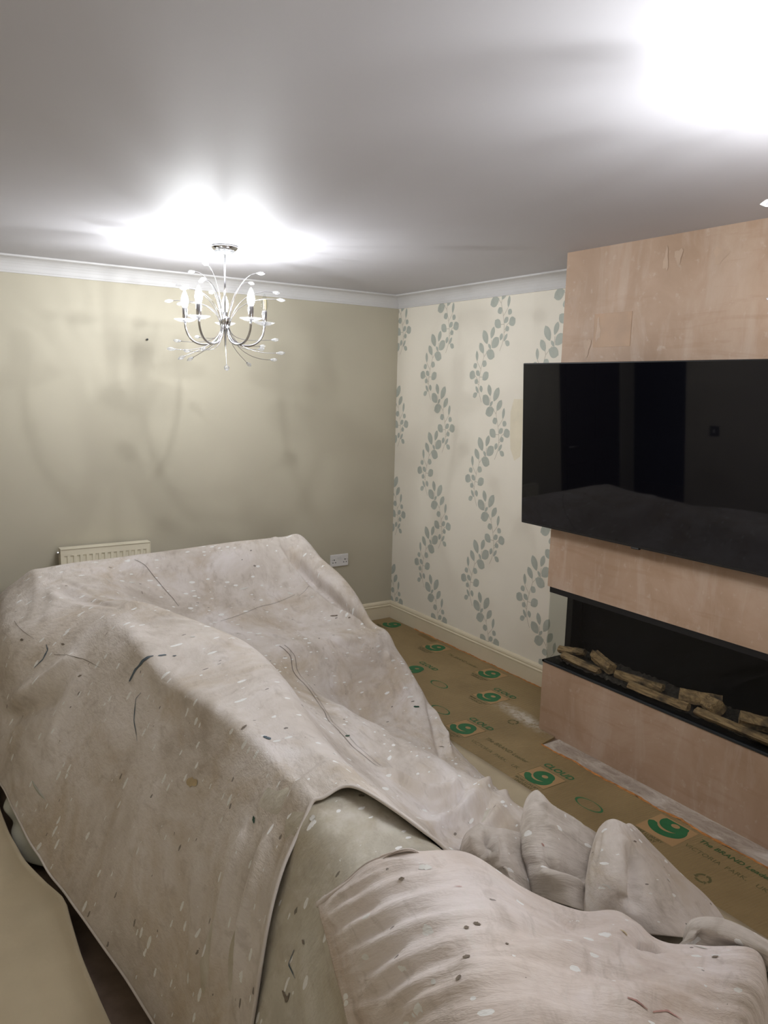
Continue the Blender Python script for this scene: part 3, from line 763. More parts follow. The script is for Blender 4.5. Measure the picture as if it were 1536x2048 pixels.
# ------------------------------------------------------------------ chandelier
RR = Vector((0.928, -0.373, 0)).normalized(); FH = Vector((0.373, 0.928, 0)).normalized()
def crystal_mesh(L=0.046, W=0.027, T=0.018):
    bm = bmesh.new(); n = 8; prof = [(0.10, -0.5), (0.62, -0.28), (1.0, 0.02), (0.72, 0.28)]; rings = []
    for r, h in prof: rings.append([bm.verts.new((W / 2 * r * math.cos(2 * math.pi * (k + (0.5 if h > 0 else 0)) / n), T / 2 * r * math.sin(2 * math.pi * (k + (0.5 if h > 0 else 0)) / n), L * h)) for k in range(n)])
    for a, b in zip(rings, rings[1:]):
        for k in range(n): bm.faces.new((a[k], a[(k + 1) % n], b[(k + 1) % n], b[k]))
    tipv = bm.verts.new((0, 0, L * 0.5)); bm.faces.new(rings[0][::-1])
    for k in range(n): bm.faces.new((rings[-1][k], rings[-1][(k + 1) % n], tipv))
    bmesh.ops.recalc_face_normals(bm, faces=bm.faces); me = bpy.data.meshes.new('crystal_leaf'); bm.to_mesh(me); bm.free(); me.materials.append(M_CRYSTAL); return me
ME_CR = crystal_mesh()
def lamp_profile(ld):
    # upright LED filaments: strongest sideways, weak along their own axis
    ld.use_nodes = True; nt = ld.node_tree; em = nt.nodes['Emission']
    tc = nt.nodes.new('ShaderNodeTexCoord'); sx = nt.nodes.new('ShaderNodeSeparateXYZ'); nt.links.new(tc.outputs['Normal'], sx.inputs[0])
    # a thin upright line source radiates as the sine of the angle from its own axis
    sq = nt.nodes.new('ShaderNodeMath'); sq.operation = 'MULTIPLY'; nt.links.new(sx.outputs[2], sq.inputs[0]); nt.links.new(sx.outputs[2], sq.inputs[1])
    om = nt.nodes.new('ShaderNodeMath'); om.operation = 'SUBTRACT'; om.use_clamp = True; om.inputs[0].default_value = 1.0; nt.links.new(sq.outputs[0], om.inputs[1])
    rt = nt.nodes.new('ShaderNodeMath'); rt.operation = 'SQRT'; nt.links.new(om.outputs[0], rt.inputs[0])
    nt.links.new(rt.outputs[0], em.inputs['Strength'])
def make_chandelier(loc):
    ch = empty('chandelier', loc)
    Z = lambda z: z - H
    bm = bmesh.new(); lathe(bm, [(0.058, Z(2.4)), (0.064, Z(2.397)), (0.064, Z(2.391)), (0.056, Z(2.382)), (0.05, Z(2.378))], 32); obj('canopy', bm, M_CHROME, ch, True)
    bm = bmesh.new(); lathe(bm, [(0.05, Z(2.380)), (0.046, Z(2.371)), (0.030, Z(2.362)), (0.012, Z(2.358))], 12); obj('canopy_crystal', bm, M_CRYSTAL, ch)
    bm = bmesh.new(); lathe(bm, [(0.0045, Z(2.362)), (0.0045, Z(2.06))], 12); obj('stem', bm, M_CHROME, ch, True)
    bm = bmesh.new(); lathe(bm, [(0.008, Z(2.070)), (0.022, Z(2.066)), (0.024, Z(2.06)), (0.024, Z(2.036)), (0.016, Z(2.028)), (0.012, Z(2.015)), (0.004, Z(2.008))], 20); obj('hub', bm, M_CHROME, ch, True)
    R = 0.203
    for k in range(5):
        a = math.radians(36 + 72 * k); d = (-FH * math.cos(a) + RR * math.sin(a))
        pt = lambda r, z: (d.x * r, d.y * r, Z(z))
        path = bez(pt(0.014, 2.035), pt(0.016, 1.95), pt(0.06, 1.935), pt(0.105, 1.934), 10)[:-1] + bez(pt(0.105, 1.934), pt(0.16, 1.934), pt(R, 1.97), pt(R, 2.045), 12)
        bm = bmesh.new(); tube(bm, path, 0.0055, 10); obj('arm', bm, M_CHROME, ch, True)
        bm = bmesh.new(); lathe(bm, [(0.012, Z(2.038)), (0.030, Z(2.042)), (0.052, Z(2.052)), (0.053, Z(2.055)), (0.030, Z(2.050)), (0.010, Z(2.049))], 14, pt(R, 2.4 + 0.0)[:2] + (0,)); obj('drip_dish', bm, M_DISH, ch)
        bm = bmesh.new(); lathe(bm, [(0.012, Z(2.046)), (0.0125, Z(2.05)), (0.0125, Z(2.106)), (0.010, Z(2.112))], 16, pt(R, 2.4)[:2] + (0,)); obj('candle_sleeve', bm, M_CHROME, ch, True)
        prof = [(0.009, 2.108), (0.013, 2.116), (0.0175, 2.132), (0.0180, 2.145), (0.0150, 2.162), (0.0095, 2.178), (0.0040, 2.189), (0.0008, 2.193)]
        bm = bmesh.new(); lathe(bm, [(r, Z(z)) for r, z in prof], 14, pt(R, 2.4)[:2] + (0,))
        lit = (k != 1)
        b = obj('bulb', bm, M_BULB if lit else M_PANE, ch, True)
        if lit:
            ld = bpy.data.lights.new('filament_lamp', 'POINT'); ld.energy = BULB_WATTS; ld.shadow_soft_size = 0.007; ld.color = (0.94, 0.97, 1.0); lamp_profile(ld)
            lo = bpy.data.objects.new('filament_lamp', ld); COL.objects.link(lo); lo.parent = ch; lo.location = pt(R, 2.148)
        if not lit:
            b['label'] = 'unlit clear candle bulb with amber filaments'
            bm = bmesh.new()
            for q in (-0.004, 0.004): tube(bm, [(d.x * R + RR.x * q, d.y * R + RR.y * q, Z(2.118)), (d.x * R + RR.x * q, d.y * R + RR.y * q, Z(2.165))], 0.0022, 6)
            obj('filament', bm, M_AMBER, b)
    sp = [(-0.159, 2.283, 0.08), (-0.088, 2.298, -0.1), (-0.114, 2.247, 0.12), (-0.098, 2.223, -0.14), (-0.067, 2.199, 0.16), (-0.252, 2.203, -0.03), (-0.267, 2.136, 0.05),
          (-0.186, 2.176, -0.15), (-0.217, 2.133, 0.13), (0.169, 2.273, -0.06), (0.13, 2.248, 0.12), (0.252, 2.203, 0.08), (0.266, 2.154, -0.06),
          (-0.141, 1.98, 0.22), (-0.233, 1.951, 0.1), (-0.251, 1.903, -0.08), (-0.174, 1.893, -0.18), (-0.202, 1.863, -0.12), (-0.172, 1.864, 0.1), (-0.1, 1.902, -0.22),
          (0.246, 1.972, 0.08), (0.188, 1.943, 0.18), (0.267, 1.902, -0.05), (0.243, 1.874, 0.12), (0.165, 1.911, -0.2), (0.118, 1.848, 0.16), (0.006, 1.822, -0.12)]
    for i, (L, z, w) in enumerate(sp):
        e = RR * L + FH * w; r = e.length; d = e / r
        P3 = Vector((e.x, e.y, Z(z)))
        if z > 2.05:
            zz = min(z + 0.02, 2.3)
            path = bez((d.x * 0.022, d.y * 0.022, Z(1.99)), (d.x * 0.01, d.y * 0.01, Z(2.10)), (e.x * 0.42, e.y * 0.42, Z(zz)), P3, 14)
        else:
            path = bez((d.x * 0.018, d.y * 0.018, Z(2.04)), (d.x * 0.02, d.y * 0.02, Z(1.95)), (e.x * 0.4, e.y * 0.4, Z(z - 0.015 if z > 1.87 else z + 0.06)), P3, 14)
        dirv = (path[-1] - path[-2]).normalized(); path = path[:-1] + [P3 - dirv * 0.019]
        bm = bmesh.new(); tube(bm, path, 0.0015, 6)
        s = obj('spray', bm, M_CHROME, ch, True)
        c = bpy.data.objects.new('crystal_leaf', ME_CR); COL.objects.link(c); c.parent = s
        c.location = P3; q = dirv.to_track_quat('Z', 'Y'); c.rotation_mode = 'QUATERNION'; c.rotation_quaternion = q
        bm = bmesh.new(); lathe(bm, [(0.0026, -0.022), (0.0034, -0.018)], 6); co = obj('bead', bm, M_CHROME, s); co.location = P3; co.rotation_mode = 'QUATERNION'; co.rotation_quaternion = q
    return ch
ch1 = make_chandelier((-1.766, -1.091, H))
tag(ch1, 'chrome five-candle chandelier with crystal leaves in front of the plain cream wall', 'chandelier', 'ceiling chandeliers')
ch2 = copy_tree(ch1); ch2.location = (-1.558, -4.047, H); ch2.rotation_euler = (0, 0, math.radians(330))
tag(ch2, 'matching chrome crystal chandelier hanging over the near end of the covered sofa', 'chandelier', 'ceiling chandeliers')
# this fixture hangs just outside the picture: name its lamps and lit bulbs so
lamps = [c for c in ch2.children if c.type == 'LIGHT']
for c, w in zip(lamps, ('near', 'far', 'left', 'right')): c.name = 'filament_lamp_' + w + '_offscreen'
for c, w in zip([c for c in ch2.children if c.name.startswith('bulb') and c.data.materials[0] == M_BULB], ('near', 'far', 'left', 'right')): c.name = 'bulb_' + w + '_offscreen'

# ------------------------------------------------------------------ corner sofa under the sheets
sf = empty('corner_sofa', (-2.1, -2.0, 0)); tag(sf, 'brown corner sofa hidden under the dust sheets, a foot showing at the hem', 'sofa')
def schild(o): o.parent = sf; o.matrix_parent_inverse = Matrix.Translation((2.1, 2.0, 0)); return o
schild(box('seat_base', -2.46, -1.66, -3.95, -0.62, 0.10, 0.38, M_SOFA, bevel=0.03))
schild(box('seat_base', -1.66, -1.08, -1.34, -0.62, 0.10, 0.36, M_SOFA, bevel=0.03))
schild(box('backrest', -2.46, -2.32, -3.95, -0.62, 0.10, 0.70, M_SOFA, bevel=0.05))
schild(box('backrest', -2.46, -1.14, -0.60, -0.46, 0.10, 0.68, M_SOFA, bevel=0.05))
schild(box('armrest', -2.40, -1.95, -4.35, -4.12, 0.10, 0.52, M_SOFA, bevel=0.05))
for x, y in ((-2.52, -1.96), (-2.46, -3.6), (-2.52, -0.68), (-1.16, -0.68), (-1.16, -1.28), (-1.74, -3.6)):
    bm = bmesh.new(); lathe(bm, [(0.022, 0.0), (0.030, 0.102)], 12, (x, y, 0)); schild(obj('foot', bm, M_WOOD, None, True))
# timber packer by the foot and the dark castor cup
bt = box('timber_offcut', -2.70, -2.55, -2.03, -1.95, 0.0, 0.045, M_WOOD, None, 0.003); tag(bt, 'small orange-brown timber offcut on the bare floor under the sheet hem', 'wood')
bt = box('furniture_cup', -2.72, -2.64, -1.93, -1.86, 0.0, 0.05, M_BLACK, None, 0.008); tag(bt, 'black furniture cup beside the timber offcut under the sheet hem', 'furniture cup')

#--SHEETS-BEGIN
def catmull(C, n, axis):
    """resample control array along axis to n samples, centripetal-ish cubic through the points"""
    C = np.moveaxis(np.asarray(C, float), axis, 0); k = C.shape[0]
    seg = np.sqrt(((C[1:] - C[:-1]) ** 2).sum(-1)).reshape(k - 1, -1).mean(1)
    T = np.concatenate([[0], np.cumsum(seg)]); q = np.linspace(0, T[-1], n)
    j = np.clip(np.searchsorted(T, q, side='right') - 1, 0, k - 2)
    h = (T[j + 1] - T[j]); u = ((q - T[j]) / h)
    m = np.zeros_like(C)
    sl = (C[1:] - C[:-1]) / (T[1:] - T[:-1]).reshape(-1, *([1] * (C.ndim - 1)))
    m[0] = sl[0]; m[-1] = sl[-1]
    a = (T[1:-1] - T[:-2]); b = (T[2:] - T[1:-1]); w = (b / (a + b)).reshape(-1, *([1] * (C.ndim - 1)))
    m[1:-1] = w * sl[:-1] + (1 - w) * sl[1:]
    sh = (-1,) + (1,) * (C.ndim - 1); u = u.reshape(sh); h = h.reshape(sh)
    out = (2 * u ** 3 - 3 * u ** 2 + 1) * C[j] + (u ** 3 - 2 * u ** 2 + u) * h * m[j] + (-2 * u ** 3 + 3 * u ** 2) * C[j + 1] + (u ** 3 - u ** 2) * h * m[j + 1]
    return np.moveaxis(out, 0, axis)
def normals(P):
    du = np.gradient(P, axis=0); dv = np.gradient(P, axis=1); n = np.cross(du, dv)
    n /= np.linalg.norm(n, axis=-1, keepdims=True) + 1e-12
    return n
def vnoise(U, V, seed):
    r = np.random.default_rng(seed); tab = r.random((64, 64))
    i = np.floor(U).astype(int); j = np.floor(V).astype(int); fu = U - i; fv = V - j
    fu = fu * fu * (3 - 2 * fu); fv = fv * fv * (3 - 2 * fv)
    g = lambda a, b: tab[a % 64, b % 64]
    return (g(i, j) * (1 - fu) + g(i + 1, j) * fu) * (1 - fv) + (g(i, j + 1) * (1 - fu) + g(i + 1, j + 1) * fu) * fv - 0.5
def settle(P0, B, N, ss, st, iters, lo, hi, bend=0.2):
    P = P0.copy()
    Ls = np.linalg.norm(B[1:] - B[:-1], axis=-1) * ss; Lt = np.linalg.norm(B[:, 1:] - B[:, :-1], axis=-1) * st
    L2s = np.linalg.norm(B[2:] - B[:-2], axis=-1); L2t = np.linalg.norm(B[:, 2:] - B[:, :-2], axis=-1)
    def con(A, C, L, k):
        d = C - A; l = np.linalg.norm(d, axis=-1) + 1e-12; f = (k * 0.5 * (l - L) / l)[..., None] * d
        A += f; C -= f
    for it in range(iters):
        for o in (0, 1):
            n = (P.shape[0] - o) // 2
            con(P[o:o + 2 * n:2], P[o + 1:o + 2 * n:2], Ls[o::2][:n], 0.9)
            n = (P.shape[1] - o) // 2
            con(P[:, o:o + 2 * n:2], P[:, o + 1:o + 2 * n:2], Lt[:, o::2][:, :n], 0.9)
        d = ((P - B) * N).sum(-1); tang = (P - B) - d[..., None] * N
        d = np.clip(d, lo, hi)
        P = B + d[..., None] * N + 0.97 * tang
        if it % 3 == 0:
            Q = P.copy(); Q[1:-1] += bend * 0.5 * (P[2:] + P[:-2] - 2 * P[1:-1]); Q[:, 1:-1] += bend * 0.5 * (P[:, 2:] + P[:, :-2] - 2 * P[:, 1:-1]); P = Q
    return P
def strokes(P, N, items):
    out = P.copy()
    for pl, amp, w in items:
        pl = np.asarray(pl, float); best = np.full(P.shape[:2], 1e9); tt_ = np.zeros(P.shape[:2]); tot = len(pl) - 1
        for k in range(tot):
            a, b = pl[k], pl[k + 1]; ab = b - a; t = np.clip(((P - a) @ ab) / (ab @ ab), 0, 1)
            dd = np.linalg.norm(P - (a + t[..., None] * ab), axis=-1); mk = dd < best; best[mk] = dd[mk]; tt_[mk] = ((k + t) / tot)[mk]
        env = np.clip(np.minimum(tt_, 1 - tt_) * 5, 0.0, 1); env = env * env * (3 - 2 * env) * 0.9 + 0.1 * (env > 0)
        out += N * (amp * env * np.exp(-(best / w) ** 2))[..., None]
    return out
def uvgrid(P):
    ls = np.concatenate([[0], np.cumsum(np.linalg.norm(P[1:] - P[:-1], axis=-1).mean(1))])
    lt = np.concatenate([[0], np.cumsum(np.linalg.norm(P[:, 1:] - P[:, :-1], axis=-1).mean(0))])
    U, V = np.meshgrid(ls, lt, indexing='ij'); return np.stack([U, V], -1)

# big sheet: rows run from behind the far backrest towards the camera, columns from the hem behind the sofa back across to the underlay
SHEET_1 = [
 [(-2.86,-.26,.04),(-2.82,-.26,.05),(-2.76,-.26,.05),(-2.66,-.24,.05),(-2.42,-.22,.05),(-2.1,-.21,.05),(-1.8,-.2,.05),(-1.5,-.2,.05),(-1.25,-.2,.05),(-1.08,-.2,.05),(-.96,-.22,.05),(-.88,-.26,.04)],
 [(-2.87,-.34,.06),(-2.82,-.35,.28),(-2.76,-.34,.46),(-2.64,-.33,.56),(-2.41,-.32,.58),(-2.1,-.31,.58),(-1.8,-.3,.58),(-1.5,-.29,.58),(-1.25,-.28,.58),(-1.10,-.28,.58),(-.97,-.29,.56),(-.88,-.32,.04)],
 [(-2.88,-.46,.08),(-2.83,-.48,.38),(-2.76,-.50,.65),(-2.62,-.55,.775),(-2.41,-.59,.800),(-2.1,-.55,.803),(-1.8,-.50,.806),(-1.5,-.465,.81),(-1.25,-.435,.805),(-1.12,-.42,.803),(-1.00,-.40,.795),(-.88,-.38,.04)],
 [(-2.90,-.80,.09),(-2.86,-.82,.40),(-2.78,-.84,.66),(-2.62,-.86,.765),(-2.43,-.86,.780),(-2.15,-.80,.70),(-1.85,-.745,.64),(-1.55,-.72,.62),(-1.3,-.71,.62),(-1.14,-.70,.645),(-1.0,-.69,.71),(-.87,-.69,.035)],
 [(-2.90,-1.15,.09),(-2.86,-1.17,.40),(-2.77,-1.19,.66),(-2.58,-1.2,.755),(-2.40,-1.2,.765),(-2.18,-1.12,.63),(-1.86,-1.0,.51),(-1.56,-.98,.475),(-1.31,-1.0,.475),(-1.13,-1.0,.535),(-1.0,-1.0,.615),(-.87,-1.0,.03)],
 [(-2.89,-1.45,.09),(-2.78,-1.48,.38),(-2.61,-1.5,.65),(-2.47,-1.5,.772),(-2.30,-1.5,.805),(-2.10,-1.5,.63),(-1.82,-1.42,.475),(-1.56,-1.42,.465),(-1.32,-1.44,.46),(-1.16,-1.45,.46),(-1.01,-1.43,.465),(-.885,-1.42,.03)],
 [(-2.875,-1.8,.09),(-2.73,-1.81,.38),(-2.565,-1.82,.65),(-2.47,-1.82,.782),(-2.24,-1.8,.81),(-2.05,-1.8,.62),(-1.82,-1.75,.465),(-1.62,-1.62,.395),(-1.33,-1.53,.29),(-1.15,-1.53,.29),(-.985,-1.54,.325),(-.875,-1.5,.02)],
 [(-2.84,-2.1,.09),(-2.69,-2.12,.38),(-2.545,-2.14,.65),(-2.465,-2.15,.782),(-2.16,-2.1,.80),(-2.0,-2.1,.62),(-1.82,-2.05,.48),(-1.62,-1.90,.37),(-1.34,-1.68,.145),(-1.16,-1.67,.155),(-.985,-1.69,.20),(-.89,-1.66,.016)],
 [(-2.78,-2.5,.09),(-2.65,-2.52,.38),(-2.525,-2.54,.65),(-2.445,-2.55,.782),(-2.18,-2.5,.79),(-2.02,-2.5,.60),(-1.82,-2.44,.475),(-1.62,-2.33,.41),(-1.37,-2.12,.20),(-1.19,-2.03,.11),(-1.03,-1.97,.075),(-.945,-1.92,.03)],
 [(-2.73,-2.88,.08),(-2.62,-2.89,.38),(-2.515,-2.9,.65),(-2.43,-2.9,.782),(-2.26,-2.9,.785),(-2.1,-2.9,.62),(-1.86,-2.82,.475),(-1.62,-2.68,.43),(-1.37,-2.46,.23),(-1.25,-2.32,.12),(-1.11,-2.25,.07),(-1.02,-2.20,.03)],
 [(-2.70,-3.42,.06),(-2.63,-3.38,.40),(-2.525,-3.295,.645),(-2.425,-3.25,.770),(-2.34,-3.28,.803),(-2.275,-3.52,.775),(-1.98,-3.42,.50),(-1.64,-3.25,.455),(-1.38,-3.05,.25),(-1.28,-2.92,.12),(-1.18,-2.80,.06),(-1.10,-2.66,.03)]]
def build_sheet1():
    C = np.array(SHEET_1)
    # crisp front edge of the far seat: one more row just past it
    r = 0.75 * C[5] + 0.25 * C[6]; r[7:] = C[5][7:] + np.array((0, -0.04, -0.04)); q = 0.3 * C[4] + 0.7 * C[5]; q[7:, 2] = C[5][7:, 2] + 0.006
    C = np.concatenate([C[:5], q[None], C[5:6], r[None], C[6:]], 0)
    # crisp outer top edge of the near backrest
    e = 0.78 * C[:, 3] + 0.22 * C[:, 2]; e2 = 0.75 * C[:, 3] + 0.25 * C[:, 4]; e[4:-1, 2] += 0.006
    C = np.concatenate([C[:, :3], e[:, None], C[:, 3:4], e2[:, None], C[:, 4:]], 1)
    B = catmull(catmull(C, 330, 0), 300, 1)
    N = normals(B); UV = uvgrid(B); U, V = UV[..., 0], UV[..., 1]
    side = np.clip((0.70 - B[..., 2]) / 0.15, 0, 1) * (B[..., 0] < -2.4)
    n = 0.010 * vnoise(U * 9, V * 1.6, 3) * side + 0.007 * vnoise(U * 5, V * 6 + U * 2, 4) * (1 - side) + 0.004 * vnoise(U * 14, V * 12, 5) * (1 - side) + 0.014 * vnoise(U * 3, V * 1.1, 6) * side
    F = strokes(B, N, STROKES_1)
    P0 = F + N * n[..., None]
    P = settle(P0, F, N, 1.010, 1.006, 45, -0.012, 0.014, 0.22)
    P[..., 2] = np.maximum(P[..., 2], 0.021)
    return P, UV
#--STROKES
HEAP_A = [
    [(-1.733,-3.26,0.56), (-1.715,-3.267,0.6), (-1.7,-3.277,0.61), (-1.707,-3.335,0.6), (-1.691,-3.398,0.58), (-1.66,-3.461,0.56)],
    [(-1.829,-3.346,0.56), (-1.826,-3.387,0.61), (-1.804,-3.42,0.62), (-1.77,-3.443,0.6), (-1.748,-3.486,0.58), (-1.718,-3.521,0.56)],
    [(-1.876,-3.398,0.53), (-1.883,-3.457,0.58), (-1.852,-3.489,0.58), (-1.813,-3.514,0.56), (-1.78,-3.536,0.54), (-1.738,-3.551,0.52)],
    [(-1.899,-3.444,0.5), (-1.906,-3.501,0.55), (-1.891,-3.545,0.57), (-1.853,-3.569,0.55), (-1.812,-3.582,0.53), (-1.789,-3.603,0.52)],
    [(-1.918,-3.488,0.47), (-1.914,-3.539,0.5), (-1.912,-3.594,0.52), (-1.889,-3.629,0.52), (-1.855,-3.639,0.5), (-1.848,-3.664,0.5)],
]
HEAP_L = [
    [(-1.992,-3.298,0.54), (-1.99,-3.32,0.59), (-1.967,-3.336,0.62), (-1.931,-3.346,0.6), (-1.891,-3.352,0.58), (-1.831,-3.359,0.55)],
    [(-2.007,-3.323,0.54), (-2.02,-3.381,0.6), (-2.004,-3.404,0.61), (-1.97,-3.416,0.6), (-1.931,-3.42,0.575), (-1.867,-3.408,0.53)],
    [(-2.008,-3.381,0.53), (-2.006,-3.42,0.57), (-1.998,-3.452,0.58), (-1.973,-3.463,0.565), (-1.944,-3.473,0.54), (-1.9,-3.46,0.5)],
    [(-1.987,-3.426,0.5), (-1.985,-3.459,0.53), (-1.982,-3.483,0.535), (-1.96,-3.488,0.52), (-1.936,-3.492,0.5), (-1.902,-3.486,0.47)],
]
HEAP_B = [
    [(-1.713,-3.513,0.6), (-1.711,-3.522,0.63), (-1.704,-3.531,0.645), (-1.691,-3.538,0.65), (-1.673,-3.547,0.645), (-1.65,-3.551,0.63), (-1.614,-3.543,0.6)],
    [(-1.757,-3.533,0.58), (-1.798,-3.593,0.64), (-1.808,-3.63,0.67), (-1.782,-3.645,0.67), (-1.737,-3.648,0.65), (-1.649,-3.622,0.6), (-1.532,-3.566,0.52)],
    [(-1.817,-3.578,0.57), (-1.87,-3.655,0.64), (-1.865,-3.694,0.66), (-1.821,-3.709,0.65), (-1.752,-3.708,0.62), (-1.627,-3.67,0.55), (-1.454,-3.593,0.44)],
    [(-1.857,-3.611,0.55), (-1.9,-3.684,0.61), (-1.892,-3.726,0.63), (-1.845,-3.745,0.62), (-1.757,-3.743,0.58), (-1.578,-3.693,0.48), (-1.375,-3.628,0.36)],
    [(-1.891,-3.639,0.52), (-1.907,-3.702,0.57), (-1.896,-3.74,0.59), (-1.843,-3.768,0.58), (-1.738,-3.762,0.53), (-1.542,-3.718,0.42), (-1.336,-3.667,0.3)],
    [(-1.903,-3.661,0.48), (-1.894,-3.717,0.52), (-1.877,-3.758,0.54), (-1.823,-3.785,0.53), (-1.711,-3.788,0.48), (-1.543,-3.752,0.38), (-1.357,-3.713,0.27)],
]
HEAP_R = [
    [(-1.836,-3.868,0.6), (-1.833,-3.879,0.63), (-1.814,-3.895,0.64), (-1.787,-3.919,0.64), (-1.761,-3.944,0.63), (-1.743,-3.973,0.62), (-1.718,-3.999,0.6)],
    [(-1.864,-3.883,0.6), (-1.881,-3.917,0.65), (-1.863,-3.932,0.66), (-1.84,-3.957,0.66), (-1.815,-3.981,0.65), (-1.797,-4.009,0.64), (-1.768,-4.031,0.62)],
    [(-1.877,-3.872,0.58), (-1.886,-3.917,0.62), (-1.864,-3.942,0.63), (-1.838,-3.965,0.63), (-1.808,-3.985,0.62), (-1.786,-4.011,0.61), (-1.759,-4.035,0.59)],
    [(-1.877,-3.863,0.55), (-1.859,-3.903,0.57), (-1.839,-3.93,0.58), (-1.811,-3.952,0.58), (-1.776,-3.971,0.57), (-1.752,-3.997,0.56), (-1.723,-4.02,0.54)],
]
SHEET_3 = [
    [(-2.52,-3.46,0.665), (-2.488,-3.516,0.735), (-2.44,-3.566,0.8), (-2.381,-3.626,0.83), (-2.27,-3.633,0.8), (-2.228,-3.768,0.78), (-2.118,-3.814,0.72), (-2.005,-3.823,0.68), (-1.987,-3.898,0.66), (-1.915,-3.952,0.65), (-1.796,-4.008,0.62)],
    [(-2.543,-3.544,0.64), (-2.524,-3.634,0.735), (-2.478,-3.698,0.8), (-2.416,-3.752,0.83), (-2.335,-3.785,0.82), (-2.284,-3.864,0.8), (-2.192,-3.891,0.75), (-2.083,-3.899,0.7), (-2.053,-3.957,0.69), (-1.979,-4.004,0.68), (-1.841,-4.042,0.62)],
    [(-2.566,-3.634,0.61), (-2.554,-3.743,0.72), (-2.522,-3.821,0.8), (-2.472,-3.883,0.84), (-2.4,-3.92,0.835), (-2.328,-3.955,0.81), (-2.237,-3.966,0.76), (-2.168,-3.988,0.73), (-2.112,-4.022,0.71), (-2.044,-4.057,0.69), (-1.902,-4.066,0.6)],
    [(-2.588,-3.71,0.58), (-2.588,-3.848,0.71), (-2.564,-3.932,0.8), (-2.514,-3.988,0.84), (-2.455,-4.024,0.84), (-2.396,-4.051,0.82), (-2.313,-4.061,0.78), (-2.234,-4.07,0.74), (-2.184,-4.093,0.72), (-2.106,-4.109,0.68), (-1.971,-4.086,0.58)],
    [(-2.644,-3.835,0.55), (-2.637,-3.973,0.7), (-2.612,-4.053,0.79), (-2.566,-4.1,0.83), (-2.514,-4.133,0.83), (-2.451,-4.149,0.81), (-2.383,-4.156,0.78), (-2.319,-4.171,0.75), (-2.26,-4.183,0.72), (-2.177,-4.176,0.66), (-2.056,-4.138,0.55)],
]
def build_patch(C, ns, nt, st, ss=1.012, stt=1.012, amp=0.008, fs=(9, 5), seed=1, hi=0.012, bend=0.16):
    B = catmull(catmull(np.array(C, float), ns, 0), nt, 1); N = normals(B); UV = uvgrid(B)
    F = strokes(B, N, st)
    n = amp * (vnoise(UV[..., 0] * fs[0], UV[..., 1] * fs[1], seed) + 0.5 * vnoise(UV[..., 0] * fs[0] * 2.3, UV[..., 1] * fs[1] * 2.1 + UV[..., 0], seed + 1))
    P = settle(F + N * n[..., None], F, N, ss, stt, 40, -hi, hi, bend)
    i = np.arange(ns)[:, None]; j = np.arange(nt)[None]; e = np.clip(np.minimum(np.minimum(i, ns - 1 - i), np.minimum(j, nt - 1 - j)) / 9.0, 0.25, 1)[..., None]
    return F * (1 - e) + P * e, UV
def build_sheet2():
    rows = []
    for y, dz in ((-3.08, 0), (-3.3, 0), (-3.55, 0), (-3.85, 0.0), (-4.2, 0.0), (-4.6, -0.02), (-4.95, -0.2), (-5.05, -0.6)):
        k = max(0, -(y + 3.3)) * 0.09
        rows.append([(-2.705, y, 0.03), (-2.63 - k, y, 0.36 + dz * 0.4), (-2.525 - k, y, 0.61 + dz * 0.8), (-2.458 - k, y, 0.738 + dz), (-2.43 - k, y, 0.762 + dz), (-2.39 - k, y, 0.770 + dz), (-2.27 - k * 0.6, y, 0.768 + dz), (-2.19, y, 0.655 + dz * 0.8), (-2.06, y, 0.48 + dz * 0.6), (-1.85, y, 0.445 + dz * 0.6), (-1.62, y, 0.43 + dz * 0.5), (-1.52, y, 0.30 + dz * 0.3), (-1.46, y, 0.03)])
    rows = [[(a, b, max(c, 0.02)) for a, b, c in r] for r in rows]
    return build_patch(rows, 150, 150, STROKES_2, 1.01, 1.004, 0.010, (6, 1.5), 21, 0.007)
def build_sheet3():
    C3 = np.array(SHEET_3)
    tuck = C3[0].copy(); tuck[4:, 2] -= 0.19; tuck[4:, 1] += 0.025; tuck[4:, 0] += 0.02
    tuck[:4] = C3[0][:4] + (0.001, 0.004, -0.004)
    r5 = C3[4] + np.array((-0.03, -0.35, -0.01)); r6 = C3[4] + np.array((-0.03, -0.60, -0.12)); r7 = r6 * np.array((1, 1, 0)) + np.array((0, -0.05, 0.25))
    C3 = np.concatenate([tuck[None], C3, r5[None], r6[None], r7[None]], 0)
    drop = C3[:, -1:] + np.array((0.035, -0.005, -0.10)); drop2 = C3[:, -1:] + np.array((0.02, -0.01, -0.22))
    C3 = np.concatenate([C3, drop, drop2], 1); C3[..., 2] = np.maximum(C3[..., 2], 0.1)
    return build_patch(C3, 300, 250, STROKES_3, 1.02, 1.004, 0.010, (46, 3.2), 31, 0.006, 0.06)
def behind(C, dz=0.14, dy=0.05):
    C = np.array(C); b = C[0].copy(); b[:, 2] -= dz; b[:, 1] += dy; b[:, 0] += dy * 0.6; return np.concatenate([b[None], C], 0)
def skirt(C, dz=0.13):
    C = np.array(C); a = C[:, :1].copy(); a[..., 2] -= dz; a[..., 0] += 0.02
    b = C[:, -1:].copy(); b[..., 2] = np.maximum(b[..., 2] - dz, 0.03); b[..., 0] += 0.01
    return np.concatenate([a, C, b], 1)
def build_heap_a(): return build_patch(skirt(behind(HEAP_A)), 130, 130, STROKES_A, 1.02, 1.01, 0.010, (26, 6), 41, 0.008)
def build_heap_l(): return build_patch(skirt(behind(HEAP_L)), 90, 90, STROKES_L, 1.02, 1.02, 0.014, (14, 12), 45, 0.012)
def build_heap_b(): return build_patch(skirt(behind(HEAP_B)), 130, 130, STROKES_B, 1.008, 1.008, 0.010, (7, 6), 51, 0.008)
